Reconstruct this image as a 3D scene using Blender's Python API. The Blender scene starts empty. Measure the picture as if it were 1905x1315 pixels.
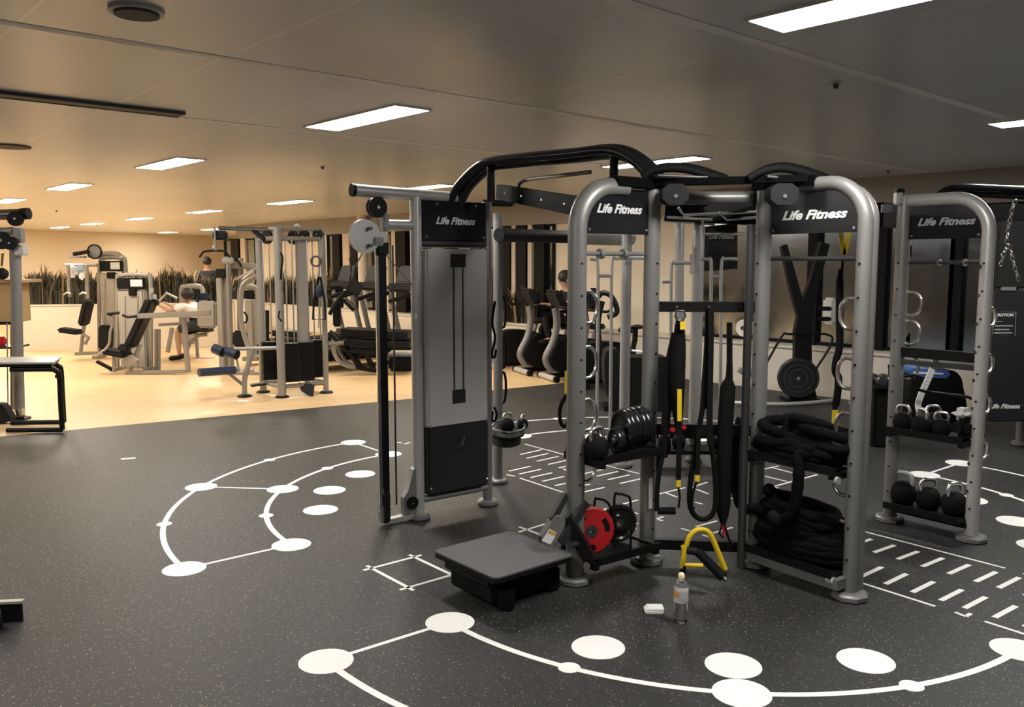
import bpy, bmesh, math, random
from mathutils import Vector, Matrix, Quaternion
random.seed(7)
PI = math.pi
SC = bpy.context.scene
COL = SC.collection
# ------------------------------------------------------------------ camera
W, H, F = 1905.0, 1315.0, 1592.0
PITCH = math.radians(6.13); EYE = 1.65; CEIL = 2.65
cam_d = bpy.data.cameras.new('camera'); cam = bpy.data.objects.new('camera', cam_d); COL.objects.link(cam)
cam.location = (0, 0, EYE); cam.rotation_euler = (PI/2 - PITCH, 0, 0)
cam_d.sensor_fit = 'HORIZONTAL'; cam_d.sensor_width = 36; cam_d.lens = 36*F/W; cam_d.clip_start = .05
SC.camera = cam
# ------------------------------------------------------------------ world, exposure
wd = bpy.data.worlds.new('world'); SC.world = wd; wd.use_nodes = True
wd.node_tree.nodes['Background'].inputs[0].default_value = (.03, .03, .03, 1)
wd.node_tree.nodes['Background'].inputs[1].default_value = 1
SC.view_settings.view_transform = 'Standard'; SC.view_settings.look = 'None'
SC.view_settings.gamma = 1; SC.view_settings.use_curve_mapping = False
SC.view_settings.exposure = 1.68
LAMP = 22.0           # emission of the ceiling panels
SC.cycles.max_bounces = 8
SC.cycles.sample_clamp_indirect = 6

# ------------------------------------------------------------------ measuring helpers (surveyed from the photograph)
def ray(px, py):
    x = (px-W/2)/F; y = -(py-H/2)/F
    c, s = math.cos(PITCH), math.sin(PITCH)
    return Vector((x, c+s*y, -s+c*y))
def G(px, py, z=0.0):                      # a point on the horizontal plane z
    r = ray(px, py); t = (z-EYE)/r.z
    return Vector((r.x*t, r.y*t, z))
def at(px, py, Y):                         # a point at distance Y down the room
    r = ray(px, py); t = Y/r.y
    return Vector((r.x*t, Y, EYE+r.z*t))
RU = Vector((math.cos(math.radians(131.7)), math.sin(math.radians(131.7)), 0))   # ceiling grid, long way
RV = Vector((RU.y, -RU.x, 0))                                                    # ceiling grid, cross way

# ------------------------------------------------------------------ materials
def mat(name, col, rough=.5, metal=0.0, spec=.5, emis=None, strength=0, trans=0, alpha=1, bump=None, coat=0):
    m = bpy.data.materials.new(name); m.use_nodes = True
    nt = m.node_tree; b = nt.nodes['Principled BSDF']
    b.inputs['Base Color'].default_value = (*col, 1); b.inputs['Roughness'].default_value = rough
    b.inputs['Metallic'].default_value = metal; b.inputs['Specular IOR Level'].default_value = spec
    b.inputs['Coat Weight'].default_value = coat
    if emis: b.inputs['Emission Color'].default_value = (*emis, 1); b.inputs['Emission Strength'].default_value = strength
    if trans: b.inputs['Transmission Weight'].default_value = trans
    if alpha < 1: b.inputs['Alpha'].default_value = alpha
    # light procedural variation of tone and surface
    tc = nt.nodes.new('ShaderNodeTexCoord'); n = nt.nodes.new('ShaderNodeTexNoise')
    n.inputs['Scale'].default_value = bump[0] if bump else 14; n.inputs['Detail'].default_value = 3
    nt.links.new(tc.outputs['Object'], n.inputs['Vector'])
    mr = nt.nodes.new('ShaderNodeMapRange'); mr.inputs[3].default_value = max(0, rough-.06); mr.inputs[4].default_value = min(1, rough+.06)
    nt.links.new(n.outputs['Fac'], mr.inputs[0]); nt.links.new(mr.outputs[0], b.inputs['Roughness'])
    if bump:
        bp = nt.nodes.new('ShaderNodeBump'); bp.inputs['Strength'].default_value = bump[1]; bp.inputs['Distance'].default_value = .01
        nt.links.new(n.outputs['Fac'], bp.inputs['Height']); nt.links.new(bp.outputs[0], b.inputs['Normal'])
    return m
M = {}
M['silver'] = mat('silver_paint', (.20, .195, .185), .42, .35)
M['silver_light'] = mat('light_silver_paint', (.46, .45, .43), .38, .35)
M['beige_metal'] = mat('platinum_paint', (.29, .27, .24), .42, .3)
M['shroud'] = mat('translucent_grey_shroud', (.40, .385, .365), .4, 0, .4)
M['shroud_beige'] = mat('beige_shroud', (.33, .30, .26), .45, 0, .4)
M['stack_dark'] = mat('dark_smoke_plastic', (.013, .013, .013), .6, 0, .15)
M['shroud_black'] = mat('black_shroud', (.018, .018, .019), .3, 0, .5)
M['black'] = mat('black_powdercoat', (.0055, .0055, .0055), .5, .0, .18)
M['deep_black'] = mat('deep_black_powdercoat', (.002, .002, .002), .7, 0, .05)
M['black_gloss'] = mat('black_gloss', (.01, .01, .011), .22, 0, .5)
M['black_mat'] = mat('black_rubber', (.0055, .0055, .0055), .75, 0, .12)
M['rope'] = mat('black_rope', (.0035, .0035, .004), .85, 0, .08, bump=(90, .9))
M['pad'] = mat('black_vinyl', (.009, .009, .010), .5, 0, .25)
M['pad_blue'] = mat('blue_black_vinyl', (.012, .022, .05), .35, 0, .5)
M['dark_steel'] = mat('dark_steel', (.10, .10, .10), .35, .8)
M['chrome'] = mat('chrome', (.88, .87, .85), .24, 1)
M['cable'] = mat('steel_cable', (.25, .25, .25), .4, .8)
M['yellow'] = mat('yellow_plastic', (.75, .53, .012), .5)
M['red'] = mat('red_rubber', (.42, .008, .012), .5)
M['white'] = mat('white_plastic', (.8, .79, .76), .5)
M['mark'] = mat('white_floor_vinyl', (.86, .85, .81), .5)
M['logo'] = mat('white_print', (.62, .62, .60), .5)
M['logo_dim'] = mat('grey_print', (.30, .30, .30), .5)
M['logo_navy'] = mat('navy_print', (.006, .008, .012), .5)
M['blue'] = mat('blue_plastic', (.05, .13, .36), .4)
M['deck'] = mat('step_rubber_top', (.105, .10, .10), .5, 0, .5, bump=(260, .25))
M['wallw'] = mat('cream_wall_paint', (.78, .70, .58), .85, 0, .2)
M['soffit'] = mat('grey_soffit_paint', (.34, .32, .29), .8, 0, .2)
M['wallf'] = mat('beige_wall_paint', (.70, .60, .46), .85, 0, .2)
M['ledge'] = mat('white_ledge_paint', (.66, .61, .53), .6, 0, .3)
M['mullion'] = mat('dark_window_frame', (.006, .006, .006), .6, 0, .15)
M['glass'] = mat('dark_mirror_glass', (.29, .34, .40), .12, 1.0)
M['blind_reflection'] = mat('pale_blind_and_reflection', (.62, .54, .42), .7)
M['planter'] = mat('cream_planter', (.66, .58, .47), .6)
M['leaf'] = mat('dark_grass', (.035, .034, .024), .7)
M['leaf_dry'] = mat('dry_grass', (.26, .17, .08), .8)
M['skin'] = mat('skin', (.42, .24, .16), .55)
M['hair'] = mat('dark_hair', (.01, .008, .007), .6)
M['cloth_black'] = mat('black_cloth', (.010, .010, .012), .85, 0, .2)
M['cloth_grey'] = mat('charcoal_cloth', (.035, .037, .045), .85, 0, .2)
M['cloth_white'] = mat('white_cloth', (.75, .73, .70), .85, 0, .2)
M['cloth_ltblue'] = mat('pale_blue_cloth', (.35, .45, .6), .85, 0, .2)
M['orange'] = mat('orange_label', (.7, .36, .08), .6)
M['wood_box'] = mat('plywood', (.36, .24, .11), .6)
M['lampwhite'] = mat('lamp_panel', (1, 1, 1), .5, emis=(1, .975, .94), strength=LAMP)
M['lampwarm'] = mat('warm_lamp_panel', (1, 1, 1), .5, emis=(1, .89, .72), strength=LAMP*1.42)
M['lampframe'] = mat('lamp_frame', (.7, .68, .64), .5)
M['vent'] = mat('vent_grille', (.05, .05, .05), .6)
M['speaker'] = mat('speaker_grille', (.10, .09, .08), .7)
M['stripe'] = mat('ceiling_rail', (.92, .90, .86), .6)
M['gold'] = mat('brass', (.5, .36, .12), .3, 1)
M['bottle'] = mat('clear_plastic', (.95, .95, .95), .08, 0, .5, trans=1); M['bottle'].node_tree.nodes['Principled BSDF'].inputs['IOR'].default_value = 1.38
M['label'] = mat('pale_label', (.55, .54, .53), .4)
M['speckle_cream'] = mat('cream_cap', (.85, .72, .48), .4)

def rubber_floor():
    m = bpy.data.materials.new('speckled_rubber'); m.use_nodes = True; nt = m.node_tree; L = nt.links
    b = nt.nodes['Principled BSDF']; tc = nt.nodes.new('ShaderNodeTexCoord')
    v = nt.nodes.new('ShaderNodeTexVoronoi'); v.inputs['Scale'].default_value = 95
    L.new(tc.outputs['Object'], v.inputs['Vector'])
    n2 = nt.nodes.new('ShaderNodeTexNoise'); n2.inputs['Scale'].default_value = 45; n2.inputs['Detail'].default_value = 2
    L.new(tc.outputs['Object'], n2.inputs['Vector'])
    sp = nt.nodes.new('ShaderNodeMath'); sp.operation = 'LESS_THAN'; sp.inputs[1].default_value = .22; L.new(v.outputs['Distance'], sp.inputs[0])
    gt = nt.nodes.new('ShaderNodeMath'); gt.operation = 'GREATER_THAN'; gt.inputs[1].default_value = .52; L.new(n2.outputs['Fac'], gt.inputs[0])
    mul = nt.nodes.new('ShaderNodeMath'); mul.operation = 'MULTIPLY'; L.new(sp.outputs[0], mul.inputs[0]); L.new(gt.outputs[0], mul.inputs[1])
    n = nt.nodes.new('ShaderNodeTexNoise'); n.inputs['Scale'].default_value = 1.1; n.inputs['Detail'].default_value = 5
    L.new(tc.outputs['Object'], n.inputs['Vector'])
    cr = nt.nodes.new('ShaderNodeValToRGB'); cr.color_ramp.elements[0].position = .3; cr.color_ramp.elements[1].position = .75
    cr.color_ramp.elements[0].color = (.0145, .0138, .0125, 1); cr.color_ramp.elements[1].color = (.023, .0218, .0192, 1)
    L.new(n.outputs['Fac'], cr.inputs[0])
    mx = nt.nodes.new('ShaderNodeMix'); mx.data_type = 'RGBA'; L.new(mul.outputs[0], mx.inputs['Factor'])
    L.new(cr.outputs[0], mx.inputs['A']); mx.inputs['B'].default_value = (.34, .31, .25, 1)
    L.new(mx.outputs['Result'], b.inputs['Base Color']); b.inputs['Roughness'].default_value = .55; b.inputs['Specular IOR Level'].default_value = .5
    bp = nt.nodes.new('ShaderNodeBump'); bp.inputs['Strength'].default_value = .25; bp.inputs['Distance'].default_value = .004
    n3 = nt.nodes.new('ShaderNodeTexNoise'); n3.inputs['Scale'].default_value = 160; L.new(tc.outputs['Object'], n3.inputs['Vector'])
    L.new(n3.outputs['Fac'], bp.inputs['Height']); L.new(bp.outputs[0], b.inputs['Normal'])
    return m
def wood_floor():
    m = bpy.data.materials.new('pale_wood_boards'); m.use_nodes = True; nt = m.node_tree; L = nt.links
    b = nt.nodes['Principled BSDF']; tc = nt.nodes.new('ShaderNodeTexCoord')
    mp = nt.nodes.new('ShaderNodeMapping'); mp.inputs['Rotation'].default_value = (0, 0, math.radians(-12))
    L.new(tc.outputs['Object'], mp.inputs['Vector'])
    br = nt.nodes.new('ShaderNodeTexBrick'); br.inputs['Scale'].default_value = 1
    br.inputs['Brick Width'].default_value = 1.4; br.inputs['Row Height'].default_value = .14; br.inputs['Mortar Size'].default_value = .002
    br.inputs['Color1'].default_value = (.62, .41, .185, 1); br.inputs['Color2'].default_value = (.70, .48, .23, 1); br.inputs['Mortar'].default_value = (.40, .25, .11, 1)
    L.new(mp.outputs[0], br.inputs['Vector'])
    n = nt.nodes.new('ShaderNodeTexNoise'); n.inputs['Scale'].default_value = 3; n.inputs['Detail'].default_value = 6
    mp2 = nt.nodes.new('ShaderNodeMapping'); mp2.inputs['Scale'].default_value = (1, 12, 1); L.new(mp.outputs[0], mp2.inputs['Vector']); L.new(mp2.outputs[0], n.inputs['Vector'])
    mx = nt.nodes.new('ShaderNodeMix'); mx.data_type = 'RGBA'; mx.blend_type = 'MULTIPLY'; mx.inputs['Factor'].default_value = .35
    L.new(br.outputs['Color'], mx.inputs['A']); L.new(n.outputs['Fac'], mx.inputs['B'])
    g = nt.nodes.new('ShaderNodeBrightContrast'); g.inputs['Bright'].default_value = .06; L.new(mx.outputs['Result'], g.inputs[0])
    L.new(g.outputs[0], b.inputs['Base Color']); b.inputs['Roughness'].default_value = .42; b.inputs['Specular IOR Level'].default_value = .5
    return m
def ceiling_mat():
    m = bpy.data.materials.new('satin_ceiling_panels'); m.use_nodes = True; nt = m.node_tree; L = nt.links
    b = nt.nodes['Principled BSDF']; tc = nt.nodes.new('ShaderNodeTexCoord')
    sx = nt.nodes.new('ShaderNodeSeparateXYZ'); L.new(tc.outputs['Object'], sx.inputs[0])
    def line(out, period, width, off):
        a = nt.nodes.new('ShaderNodeMath'); a.operation = 'ADD'; a.inputs[1].default_value = off; L.new(out, a.inputs[0])
        w = nt.nodes.new('ShaderNodeMath'); w.operation = 'PINGPONG'; w.inputs[1].default_value = period/2; L.new(a.outputs[0], w.inputs[0])
        l = nt.nodes.new('ShaderNodeMath'); l.operation = 'LESS_THAN'; l.inputs[1].default_value = width/2; L.new(w.outputs[0], l.inputs[0])
        return l.outputs[0]
    l1 = line(sx.outputs['Y'], .908, .012, 0.02)
    l2 = line(sx.outputs['X'], .61, .006, 0.2)
    n = nt.nodes.new('ShaderNodeTexNoise'); n.inputs['Scale'].default_value = .6; n.inputs['Detail'].default_value = 2; L.new(tc.outputs['Object'], n.inputs['Vector'])
    cr = nt.nodes.new('ShaderNodeValToRGB'); cr.color_ramp.elements[0].color = (.64, .645, .645, 1); cr.color_ramp.elements[1].color = (.76, .765, .765, 1)
    L.new(n.outputs['Fac'], cr.inputs[0])
    m1 = nt.nodes.new('ShaderNodeMix'); m1.data_type = 'RGBA'; L.new(l1, m1.inputs['Factor']); L.new(cr.outputs[0], m1.inputs['A']); m1.inputs['B'].default_value = (.86, .86, .85, 1)
    m2 = nt.nodes.new('ShaderNodeMix'); m2.data_type = 'RGBA'; L.new(l2, m2.inputs['Factor']); L.new(m1.outputs['Result'], m2.inputs['A']); m2.inputs['B'].default_value = (.62, .62, .615, 1)
    L.new(m2.outputs['Result'], b.inputs['Base Color']); b.inputs['Roughness'].default_value = .3; b.inputs['Metallic'].default_value = .08
    bp = nt.nodes.new('ShaderNodeBump'); bp.inputs['Strength'].default_value = .35; bp.inputs['Distance'].default_value = .02
    n4 = nt.nodes.new('ShaderNodeTexNoise'); n4.inputs['Scale'].default_value = 1.6; L.new(tc.outputs['Object'], n4.inputs['Vector'])
    L.new(n4.outputs['Fac'], bp.inputs['Height']); L.new(bp.outputs[0], b.inputs['Normal'])
    return m
M['rubber'] = rubber_floor(); M['wood'] = wood_floor(); M['ceil'] = ceiling_mat()

# ------------------------------------------------------------------ object helpers
def tag(o, label=None, cat=None, group=None, kind=None):
    if label: o['label'] = label
    if cat: o['category'] = cat
    if group: o['group'] = group
    if kind: o['kind'] = kind
    return o
def root_matrix(o):
    m = o.matrix_basis.copy()
    while o.parent: o = o.parent; m = o.matrix_basis @ m
    return m
def thing(name, label, cat, loc=(0, 0, 0), rz=0, group=None):
    o = bpy.data.objects.new(name, None); COL.objects.link(o); o.empty_display_size = .1
    o.location = loc; o.rotation_euler = (0, 0, rz); return tag(o, label, cat, group)
def smooth(pts, n=6, closed=False):
    P = [Vector(p) for p in pts]; out = []
    N = len(P); rng = range(N if closed else N-1)
    for i in rng:
        if closed: a, b, c, d = P[(i-1) % N], P[i], P[(i+1) % N], P[(i+2) % N]
        else: a, b, c, d = P[max(i-1, 0)], P[i], P[i+1], P[min(i+2, N-1)]
        for k in range(n):
            t = k/n
            out.append(.5*((2*b)+(c-a)*t+(2*a-5*b+4*c-d)*t*t+(3*b-a-3*c+d)*t**3))
    if not closed: out.append(P[-1])
    return out
class MB:
    """collects shapes, given in room coordinates, into one mesh"""
    def __init__(s): s.v = []; s.f = []
    def add(s, vs, fs):
        o = len(s.v); s.v += [Vector(v) for v in vs]; s.f += [tuple(i+o for i in f) for f in fs]; return s
    def box(s, c, size, rz=0, rot=None, bev=0):
        x, y, z = [k/2 for k in size]; R = rot if rot else Matrix.Rotation(rz, 3, 'Z')
        c = Vector(c)
        if bev <= 0:
            vs = [c+R @ Vector((i*x, j*y, k*z)) for i in (-1, 1) for j in (-1, 1) for k in (-1, 1)]
            return s.add(vs, [(0, 1, 3, 2), (4, 6, 7, 5), (0, 4, 5, 1), (2, 3, 7, 6), (0, 2, 6, 4), (1, 5, 7, 3)])
        bm = bmesh.new(); bmesh.ops.create_cube(bm, size=1)
        for v in bm.verts: v.co = Vector((v.co.x*2*x, v.co.y*2*y, v.co.z*2*z))
        bmesh.ops.bevel(bm, geom=bm.edges[:], offset=min(bev, x*.95, y*.95, z*.95), segments=2, affect='EDGES')
        bm.verts.ensure_lookup_table(); vs = [c+R @ v.co for v in bm.verts]; fs = [tuple(v.index for v in f.verts) for f in bm.faces]
        bm.free(); return s.add(vs, fs)
    def bar(s, a, b, w, h, up=(0, 0, 1), bev=0):
        """rectangular bar from a to b; w across, h along up"""
        a = Vector(a); b = Vector(b); d = (b-a); L = d.length; d.normalize(); up = Vector(up)
        if abs(d.dot(up)) > .99: up = Vector((0, 1, 0))
        x = d.cross(up).normalized(); z = x.cross(d).normalized()
        R = Matrix((x, d, z)).transposed()
        return s.box((a+b)/2, (w, L, h), rot=R, bev=bev)
    def tube(s, pts, r, n=10, closed=False, ry=None, up=None, caps=True):
        """round (or elliptic: r across, ry along up) tube along pts; r may be a list"""
        P = [Vector(p) for p in pts]; N = len(P)
        T = []
        for i in range(N):
            if closed: t = P[(i+1) % N]-P[(i-1) % N]
            else: t = P[min(i+1, N-1)]-P[max(i-1, 0)]
            T.append(t.normalized() if t.length > 1e-9 else Vector((0, 0, 1)))
        if up is not None: X = Vector(up)
        else: X = Vector((0, 0, 1)) if abs(T[0].z) < .9 else Vector((1, 0, 0))
        rings = []
        for i in range(N):
            if up is not None: X = Vector(up)
            x = (X-T[i]*X.dot(T[i]))
            if x.length < 1e-5: x = T[i].orthogonal()
            x.normalize(); X = x; y = T[i].cross(x)
            ri = r[i] if isinstance(r, (list, tuple)) else r
            rb = ri if ry is None else ry
            rings.append([P[i]+x*(ri*math.cos(2*PI*k/n))+y*(rb*math.sin(2*PI*k/n)) for k in range(n)])
        vs = [v for rg in rings for v in rg]; fs = []
        for i in range(N if closed else N-1):
            j = (i+1) % N
            for k in range(n): fs.append((i*n+k, i*n+(k+1) % n, j*n+(k+1) % n, j*n+k))
        if not closed and caps: fs.append(tuple(range(n-1, -1, -1))); fs.append(tuple((N-1)*n+k for k in range(n)))
        return s.add(vs, fs)
    def cyl(s, a, b, r, n=20, r2=None): return s.tube([a, b], [r, r if r2 is None else r2], n)
    def lathe(s, prof, c=(0, 0, 0), axis=(0, 0, 1), n=24, closed=False):
        """prof: (radius, height) pairs turned about axis through c"""
        A = Vector(axis).normalized(); X = A.orthogonal().normalized(); Y = A.cross(X); c = Vector(c)
        vs = []; fs = []; m = len(prof)
        for (r, h) in prof:
            for k in range(n):
                t = 2*PI*k/n; vs.append(c+A*h+(X*math.cos(t)+Y*math.sin(t))*max(r, 1e-5))
        for i in range(m if closed else m-1):
            j = (i+1) % m
            for k in range(n): fs.append((i*n+k, i*n+(k+1) % n, j*n+(k+1) % n, j*n+k))
        if not closed: fs.append(tuple(range(n-1, -1, -1))); fs.append(tuple((m-1)*n+k for k in range(n)))
        return s.add(vs, fs)
    def disc(s, c, r, th=.003, n=40):
        return s.lathe([(r, -th/2), (r, th/2)], c, n=n)
    def prism(s, outline, d):
        """closed 3-D outline pushed along vector d"""
        P = [Vector(p) for p in outline]; d = Vector(d); n = len(P)
        fs = [tuple(range(n-1, -1, -1)), tuple(range(n, 2*n))]+[(i, (i+1) % n, n+(i+1) % n, n+i) for i in range(n)]
        return s.add(P+[p+d for p in P], fs)
    def ball(s, c, r, sc=(1, 1, 1), n=16):
        prof = [(r*math.sin(PI*i/10), -r*math.cos(PI*i/10)) for i in range(11)]
        o = len(s.v); s.lathe(prof, (0, 0, 0), n=n); c = Vector(c)
        for i in range(o, len(s.v)): v = s.v[i]; s.v[i] = c+Vector((v.x*sc[0], v.y*sc[1], v.z*sc[2]))
        return s
    def build(s, name, m, parent=None, label=None, kind=None, sharp=35):
        me = bpy.data.meshes.new(name); vs = s.v
        if parent is not None:
            inv = root_matrix(parent).inverted(); vs = [inv @ v for v in s.v]
        me.from_pydata([tuple(v) for v in vs], [], s.f); me.update()
        bm = bmesh.new(); bm.from_mesh(me); bmesh.ops.recalc_face_normals(bm, faces=bm.faces); bm.to_mesh(me); bm.free()
        me.polygons.foreach_set('use_smooth', [True]*len(me.polygons)); me.set_sharp_from_angle(angle=math.radians(sharp))
        me.materials.append(M[m] if isinstance(m, str) else m)
        o = bpy.data.objects.new(name, me); COL.objects.link(o)
        if parent is not None: o.parent = parent
        if label: o['label'] = label
        if kind: o['kind'] = kind
        return o
def solo(mb, name, m, label, cat, base, group=None, rz=0):
    """a thing that is one mesh, its origin at its base"""
    e = thing(name, label, cat, base, rz); mb2 = mb.build(name, m, e); mb2.parent = None
    mb2.location = base; mb2.rotation_euler = (0, 0, rz); bpy.data.objects.remove(e); mb2.name = name
    return tag(mb2, label, cat, group)
def kids(o): return [c for c in bpy.data.objects if c.parent == o]
def copy_tree(o, parent=None):
    c = o.copy(); COL.objects.link(c); c.parent = parent
    for ch in kids(o): copy_tree(ch, c)
    return c
def text(body, size, c, xdir, zdir, m, parent, name='lettering', shear=.35, depth=.0015, width=None):
    """raised lettering centred on c, reading along xdir, upright along zdir"""
    cu = bpy.data.curves.new(name, 'FONT'); cu.body = body; cu.size = size; cu.shear = shear; cu.extrude = depth
    cu.align_x = 'CENTER'; cu.align_y = 'CENTER'; cu.offset = .002*size/.06; cu.resolution_u = 3
    t = bpy.data.objects.new('t', cu); COL.objects.link(t)
    dg = bpy.context.evaluated_depsgraph_get(); dg.update()
    me = bpy.data.meshes.new_from_object(t.evaluated_get(dg)); bpy.data.objects.remove(t)
    x = Vector(xdir).normalized(); z = Vector(zdir).normalized(); n = x.cross(z)
    mb = MB(); sc = 1
    if width:
        xs = [v.co.x for v in me.vertices]; sc = width/(max(xs)-min(xs))
    mb.add([Vector(c)+x*(v.co.x*sc)+z*(v.co.y)+n*v.co.z for v in me.vertices], [tuple(p.vertices) for p in me.polygons])
    bpy.data.meshes.remove(me)
    return mb.build(name, m, parent)

# skinned figures ---------------------------------------------------
def skin(name, nodes, edges, m, parent, rootn, sub=2):
    keys = list(nodes); me = bpy.data.meshes.new(name+'_sk')
    inv = root_matrix(parent).inverted() if parent else Matrix()
    me.from_pydata([inv @ Vector(nodes[k][0]) for k in keys], [(keys.index(a), keys.index(b)) for a, b in edges], [])
    o = bpy.data.objects.new(name+'_sk', me); COL.objects.link(o)
    md = o.modifiers.new('s', 'SKIN'); md.use_smooth_shade = True; md.branch_smoothing = .6
    sv = me.skin_vertices[0].data
    for i, k in enumerate(keys):
        r = nodes[k][1]; sv[i].radius = (r, r) if not isinstance(r, tuple) else r
        sv[i].use_root = (k == rootn)
    sd = o.modifiers.new('u', 'SUBSURF'); sd.levels = sub; sd.render_levels = sub
    dg = bpy.context.evaluated_depsgraph_get(); dg.update()
    r = bpy.data.meshes.new_from_object(o.evaluated_get(dg)); bpy.data.objects.remove(o); bpy.data.meshes.remove(me)
    r.name = name
    r.materials.clear(); r.materials.append(M[m]); r.polygons.foreach_set('use_smooth', [True]*len(r.polygons))
    ob = bpy.data.objects.new(name, r); COL.objects.link(ob); ob.parent = parent
    return ob

# ================================================================== THE SETTING
def struct(o): o['kind'] = 'structure'; return o
def slab(name, poly, z0, z1, m):
    return struct(MB().prism([(x, y, z0) for x, y in poly], (0, 0, z1-z0)).build(name, m))
WD = Vector((-.656, .755, 0)).normalized(); WN = Vector((-WD.y, WD.x, 0)); W0 = Vector((3.6, 10.7, 0))   # window wall: run, inward normal
def wp(t, off=0, z=0): return W0+WD*t+WN*off+Vector((0, 0, z))
def wt(px, off=0):                       # how far along the window wall a sight line lands
    k = (px-W/2)/F*1.0
    b = W0+WN*off; k = k/math.cos(0)     # level sight line, x = k*y
    return (k*b.y*1.0-b.x)/(WD.x-k*WD.y)
BD = Vector((.85, .535, 0)).normalized()
b0 = Vector((-4.86, 7.99, 0))-BD*16; b1 = Vector((.72, 11.61, 0))+BD*3
slab('floor', [(-19, -6), (14, -6), (14, 1), (wp(-1)).xy[:], (b1.x+.5, b1.y), (b1.x, b1.y), (.72, 11.61), (-1.25, 10.22), (-4.86, 7.99), (b0.x, b0.y)], -.1, 0, 'rubber')
slab('floor', [(b0.x, b0.y), (-4.86, 7.99), (-1.25, 10.22), (.72, 11.61), (b1.x, b1.y), (2, 38), (-20, 38)], -.1, .0, 'wood')
c = struct(MB().box((0, 0, .05), (70, 70, .1)).build('ceiling', 'ceil')); c.location = (0, 0, CEIL); c.rotation_euler = (0, 0, math.radians(131.7))
def wall(name, a, b, z0, z1, th, m):
    a = Vector((a[0], a[1], 0)); b = Vector((b[0], b[1], 0)); d = (b-a).normalized(); n = Vector((-d.y, d.x, 0))*th
    e = bpy.data.objects.new('e', None); COL.objects.link(e); e.location = a; e.rotation_euler = (0, 0, math.atan2(d.y, d.x))
    w = MB().prism([a+Vector((0, 0, z0)), b+Vector((0, 0, z0)), b+n+Vector((0, 0, z0)), a+n+Vector((0, 0, z0))], (0, 0, z1-z0)).build(name, m, e)
    w.parent = None; w.location = a; w.rotation_euler = e.rotation_euler; bpy.data.objects.remove(e); return struct(w)
wall('wall_right', wp(-14, -.36), wp(17.6, -.36), 0, CEIL, -.12, 'wallw')
wall('wall_far', (-18.6, 21.3), (-11.2, 34.8), 0, CEIL, .15, 'wallf')
wall('wall_return', (-11.3, 34.7), (-6.8, 34.7), 0, CEIL, .15, 'wallf')
wall('wall_corner', wp(17.6, -.48), (-6.7, 34.8), 0, CEIL, -.12, 'wallf')
wall('wall_left', (-18.6, 21.3), (-18.6, -6), 0, CEIL, -.15, 'wallf')
wall('wall_back', (-18.7, -5.9), (14, -5.9), 0, CEIL, -.15, 'wallw')
# upstand band over the windows, and the low ledge
struct(MB().bar(wp(-14, -.33, 2.465), wp(17.6, -.33, 2.465), .06, .37).build('trim_1', 'soffit'))
struct(MB().bar(wp(-9, -.17, .28), wp(17.6, -.17, .28), .34, .56).build('trim_2', 'ledge'))
struct(MB().bar(wp(-9, -.16, .575), wp(17.6, -.16, .575), .38, .03).build('trim_3', 'ledge'))
struct(MB().bar(wp(-9, .008, .04), wp(17.6, .008, .04), .015, .08).build('baseboard_right', 'ledge'))
O = -.355
nwin = [0]
def pane(p0, p1):
    nwin[0] += 1; a, b = wt(p0, O), wt(p1, O)
    w = struct(MB().bar(wp(a, O+.005, 1.44), wp(b, O+.005, 1.44), .012, 1.69).build('window_%d' % nwin[0], 'glass'))
    f = MB()
    for t in (a, b): f.bar(wp(t, O+.02, .6), wp(t, O+.02, 2.28), .05, .05)
    f.bar(wp(a, O+.02, .615), wp(b, O+.02, .615), .05, .04); f.bar(wp(a, O+.02, 2.265), wp(b, O+.02, 2.265), .05, .05)
    f.build('window_frame', 'mullion', w)
for a, b in ((424, 480), (614, 772), (772, 1031), (2120, 1770), (1770, 1515), (1515, 1303)): pane(a, b)
def post(px, wpx, m='mullion', off=.05, z1=2.28):
    t0, t1 = wt(px-wpx/2, O), wt(px+wpx/2, O)
    return struct(MB().bar(wp((t0+t1)/2, O+off, .59), wp((t0+t1)/2, O+off, z1), .07, abs(t1-t0), up=WD).build('trim_4', m))
for px, w in ((445, 14), (633, 13), (665, 11), (708, 14), (752, 18), (790, 16), (840, 18), (890, 16), (945, 20), (975, 18), (1009, 18), (1402, 16), (1515, 19), (1640, 20), (1784, 15), (1880, 18)): post(px, w)
for px, w in ((459, 8), (650, 12), (724, 7), (738, 7), (960, 7), (990, 7)): post(px, w, 'blind_reflection', .03)  # pale strips between the columns; the last one paints a reflection in the glass
t = wt(679, -.2); struct(MB().cyl(wp(t, -.17, .59), wp(t, -.17, CEIL), .11, 28).build('trim_5', 'ledge'))
# ceiling rails, vents
for u in (2.28, 4.2, 6.1):
    struct(MB().bar(RU*u-RV*8+Vector((0, 0, CEIL-.001)), RU*u+RV*16+Vector((0, 0, CEIL-.001)), .07, .003).build('trim_6', 'stripe'))
# ceiling lamps on their grid
lamp = thing('ceiling_light', 'x', 'ceiling light', (0, 0, 0))
MB().box((0, 0, -.006), (1.17, .27, .008)).build('diffuser', 'lampwhite', lamp)
f = MB()
for s in (-1, 1): f.box((0, s*.142, -.006), (1.2, .016, .014)); f.box((s*.592, 0, -.006), (.016, .27, .014))
f.build('frame', 'lampframe', lamp)
lampw = copy_tree(lamp); [c_.__setattr__('data', c_.data.copy()) for c_ in kids(lampw) if c_.name.startswith('diffuser')]
for c_ in kids(lampw):
    if c_.name.startswith('diffuser'): c_.data.materials[0] = M['lampwarm']
lampspots = []
for k, n in enumerate((1.5, 5.26, 8.97, 12.62, 16.15, 19.8, 23.4)): lampspots.append((1, k, n, 3.3))
for k, n in enumerate((1.85, 5.61, 9.6, 13.4, 17.03, 20.8, 24.5, 27.6)): lampspots.append((2, k, n, 6.92))
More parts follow.
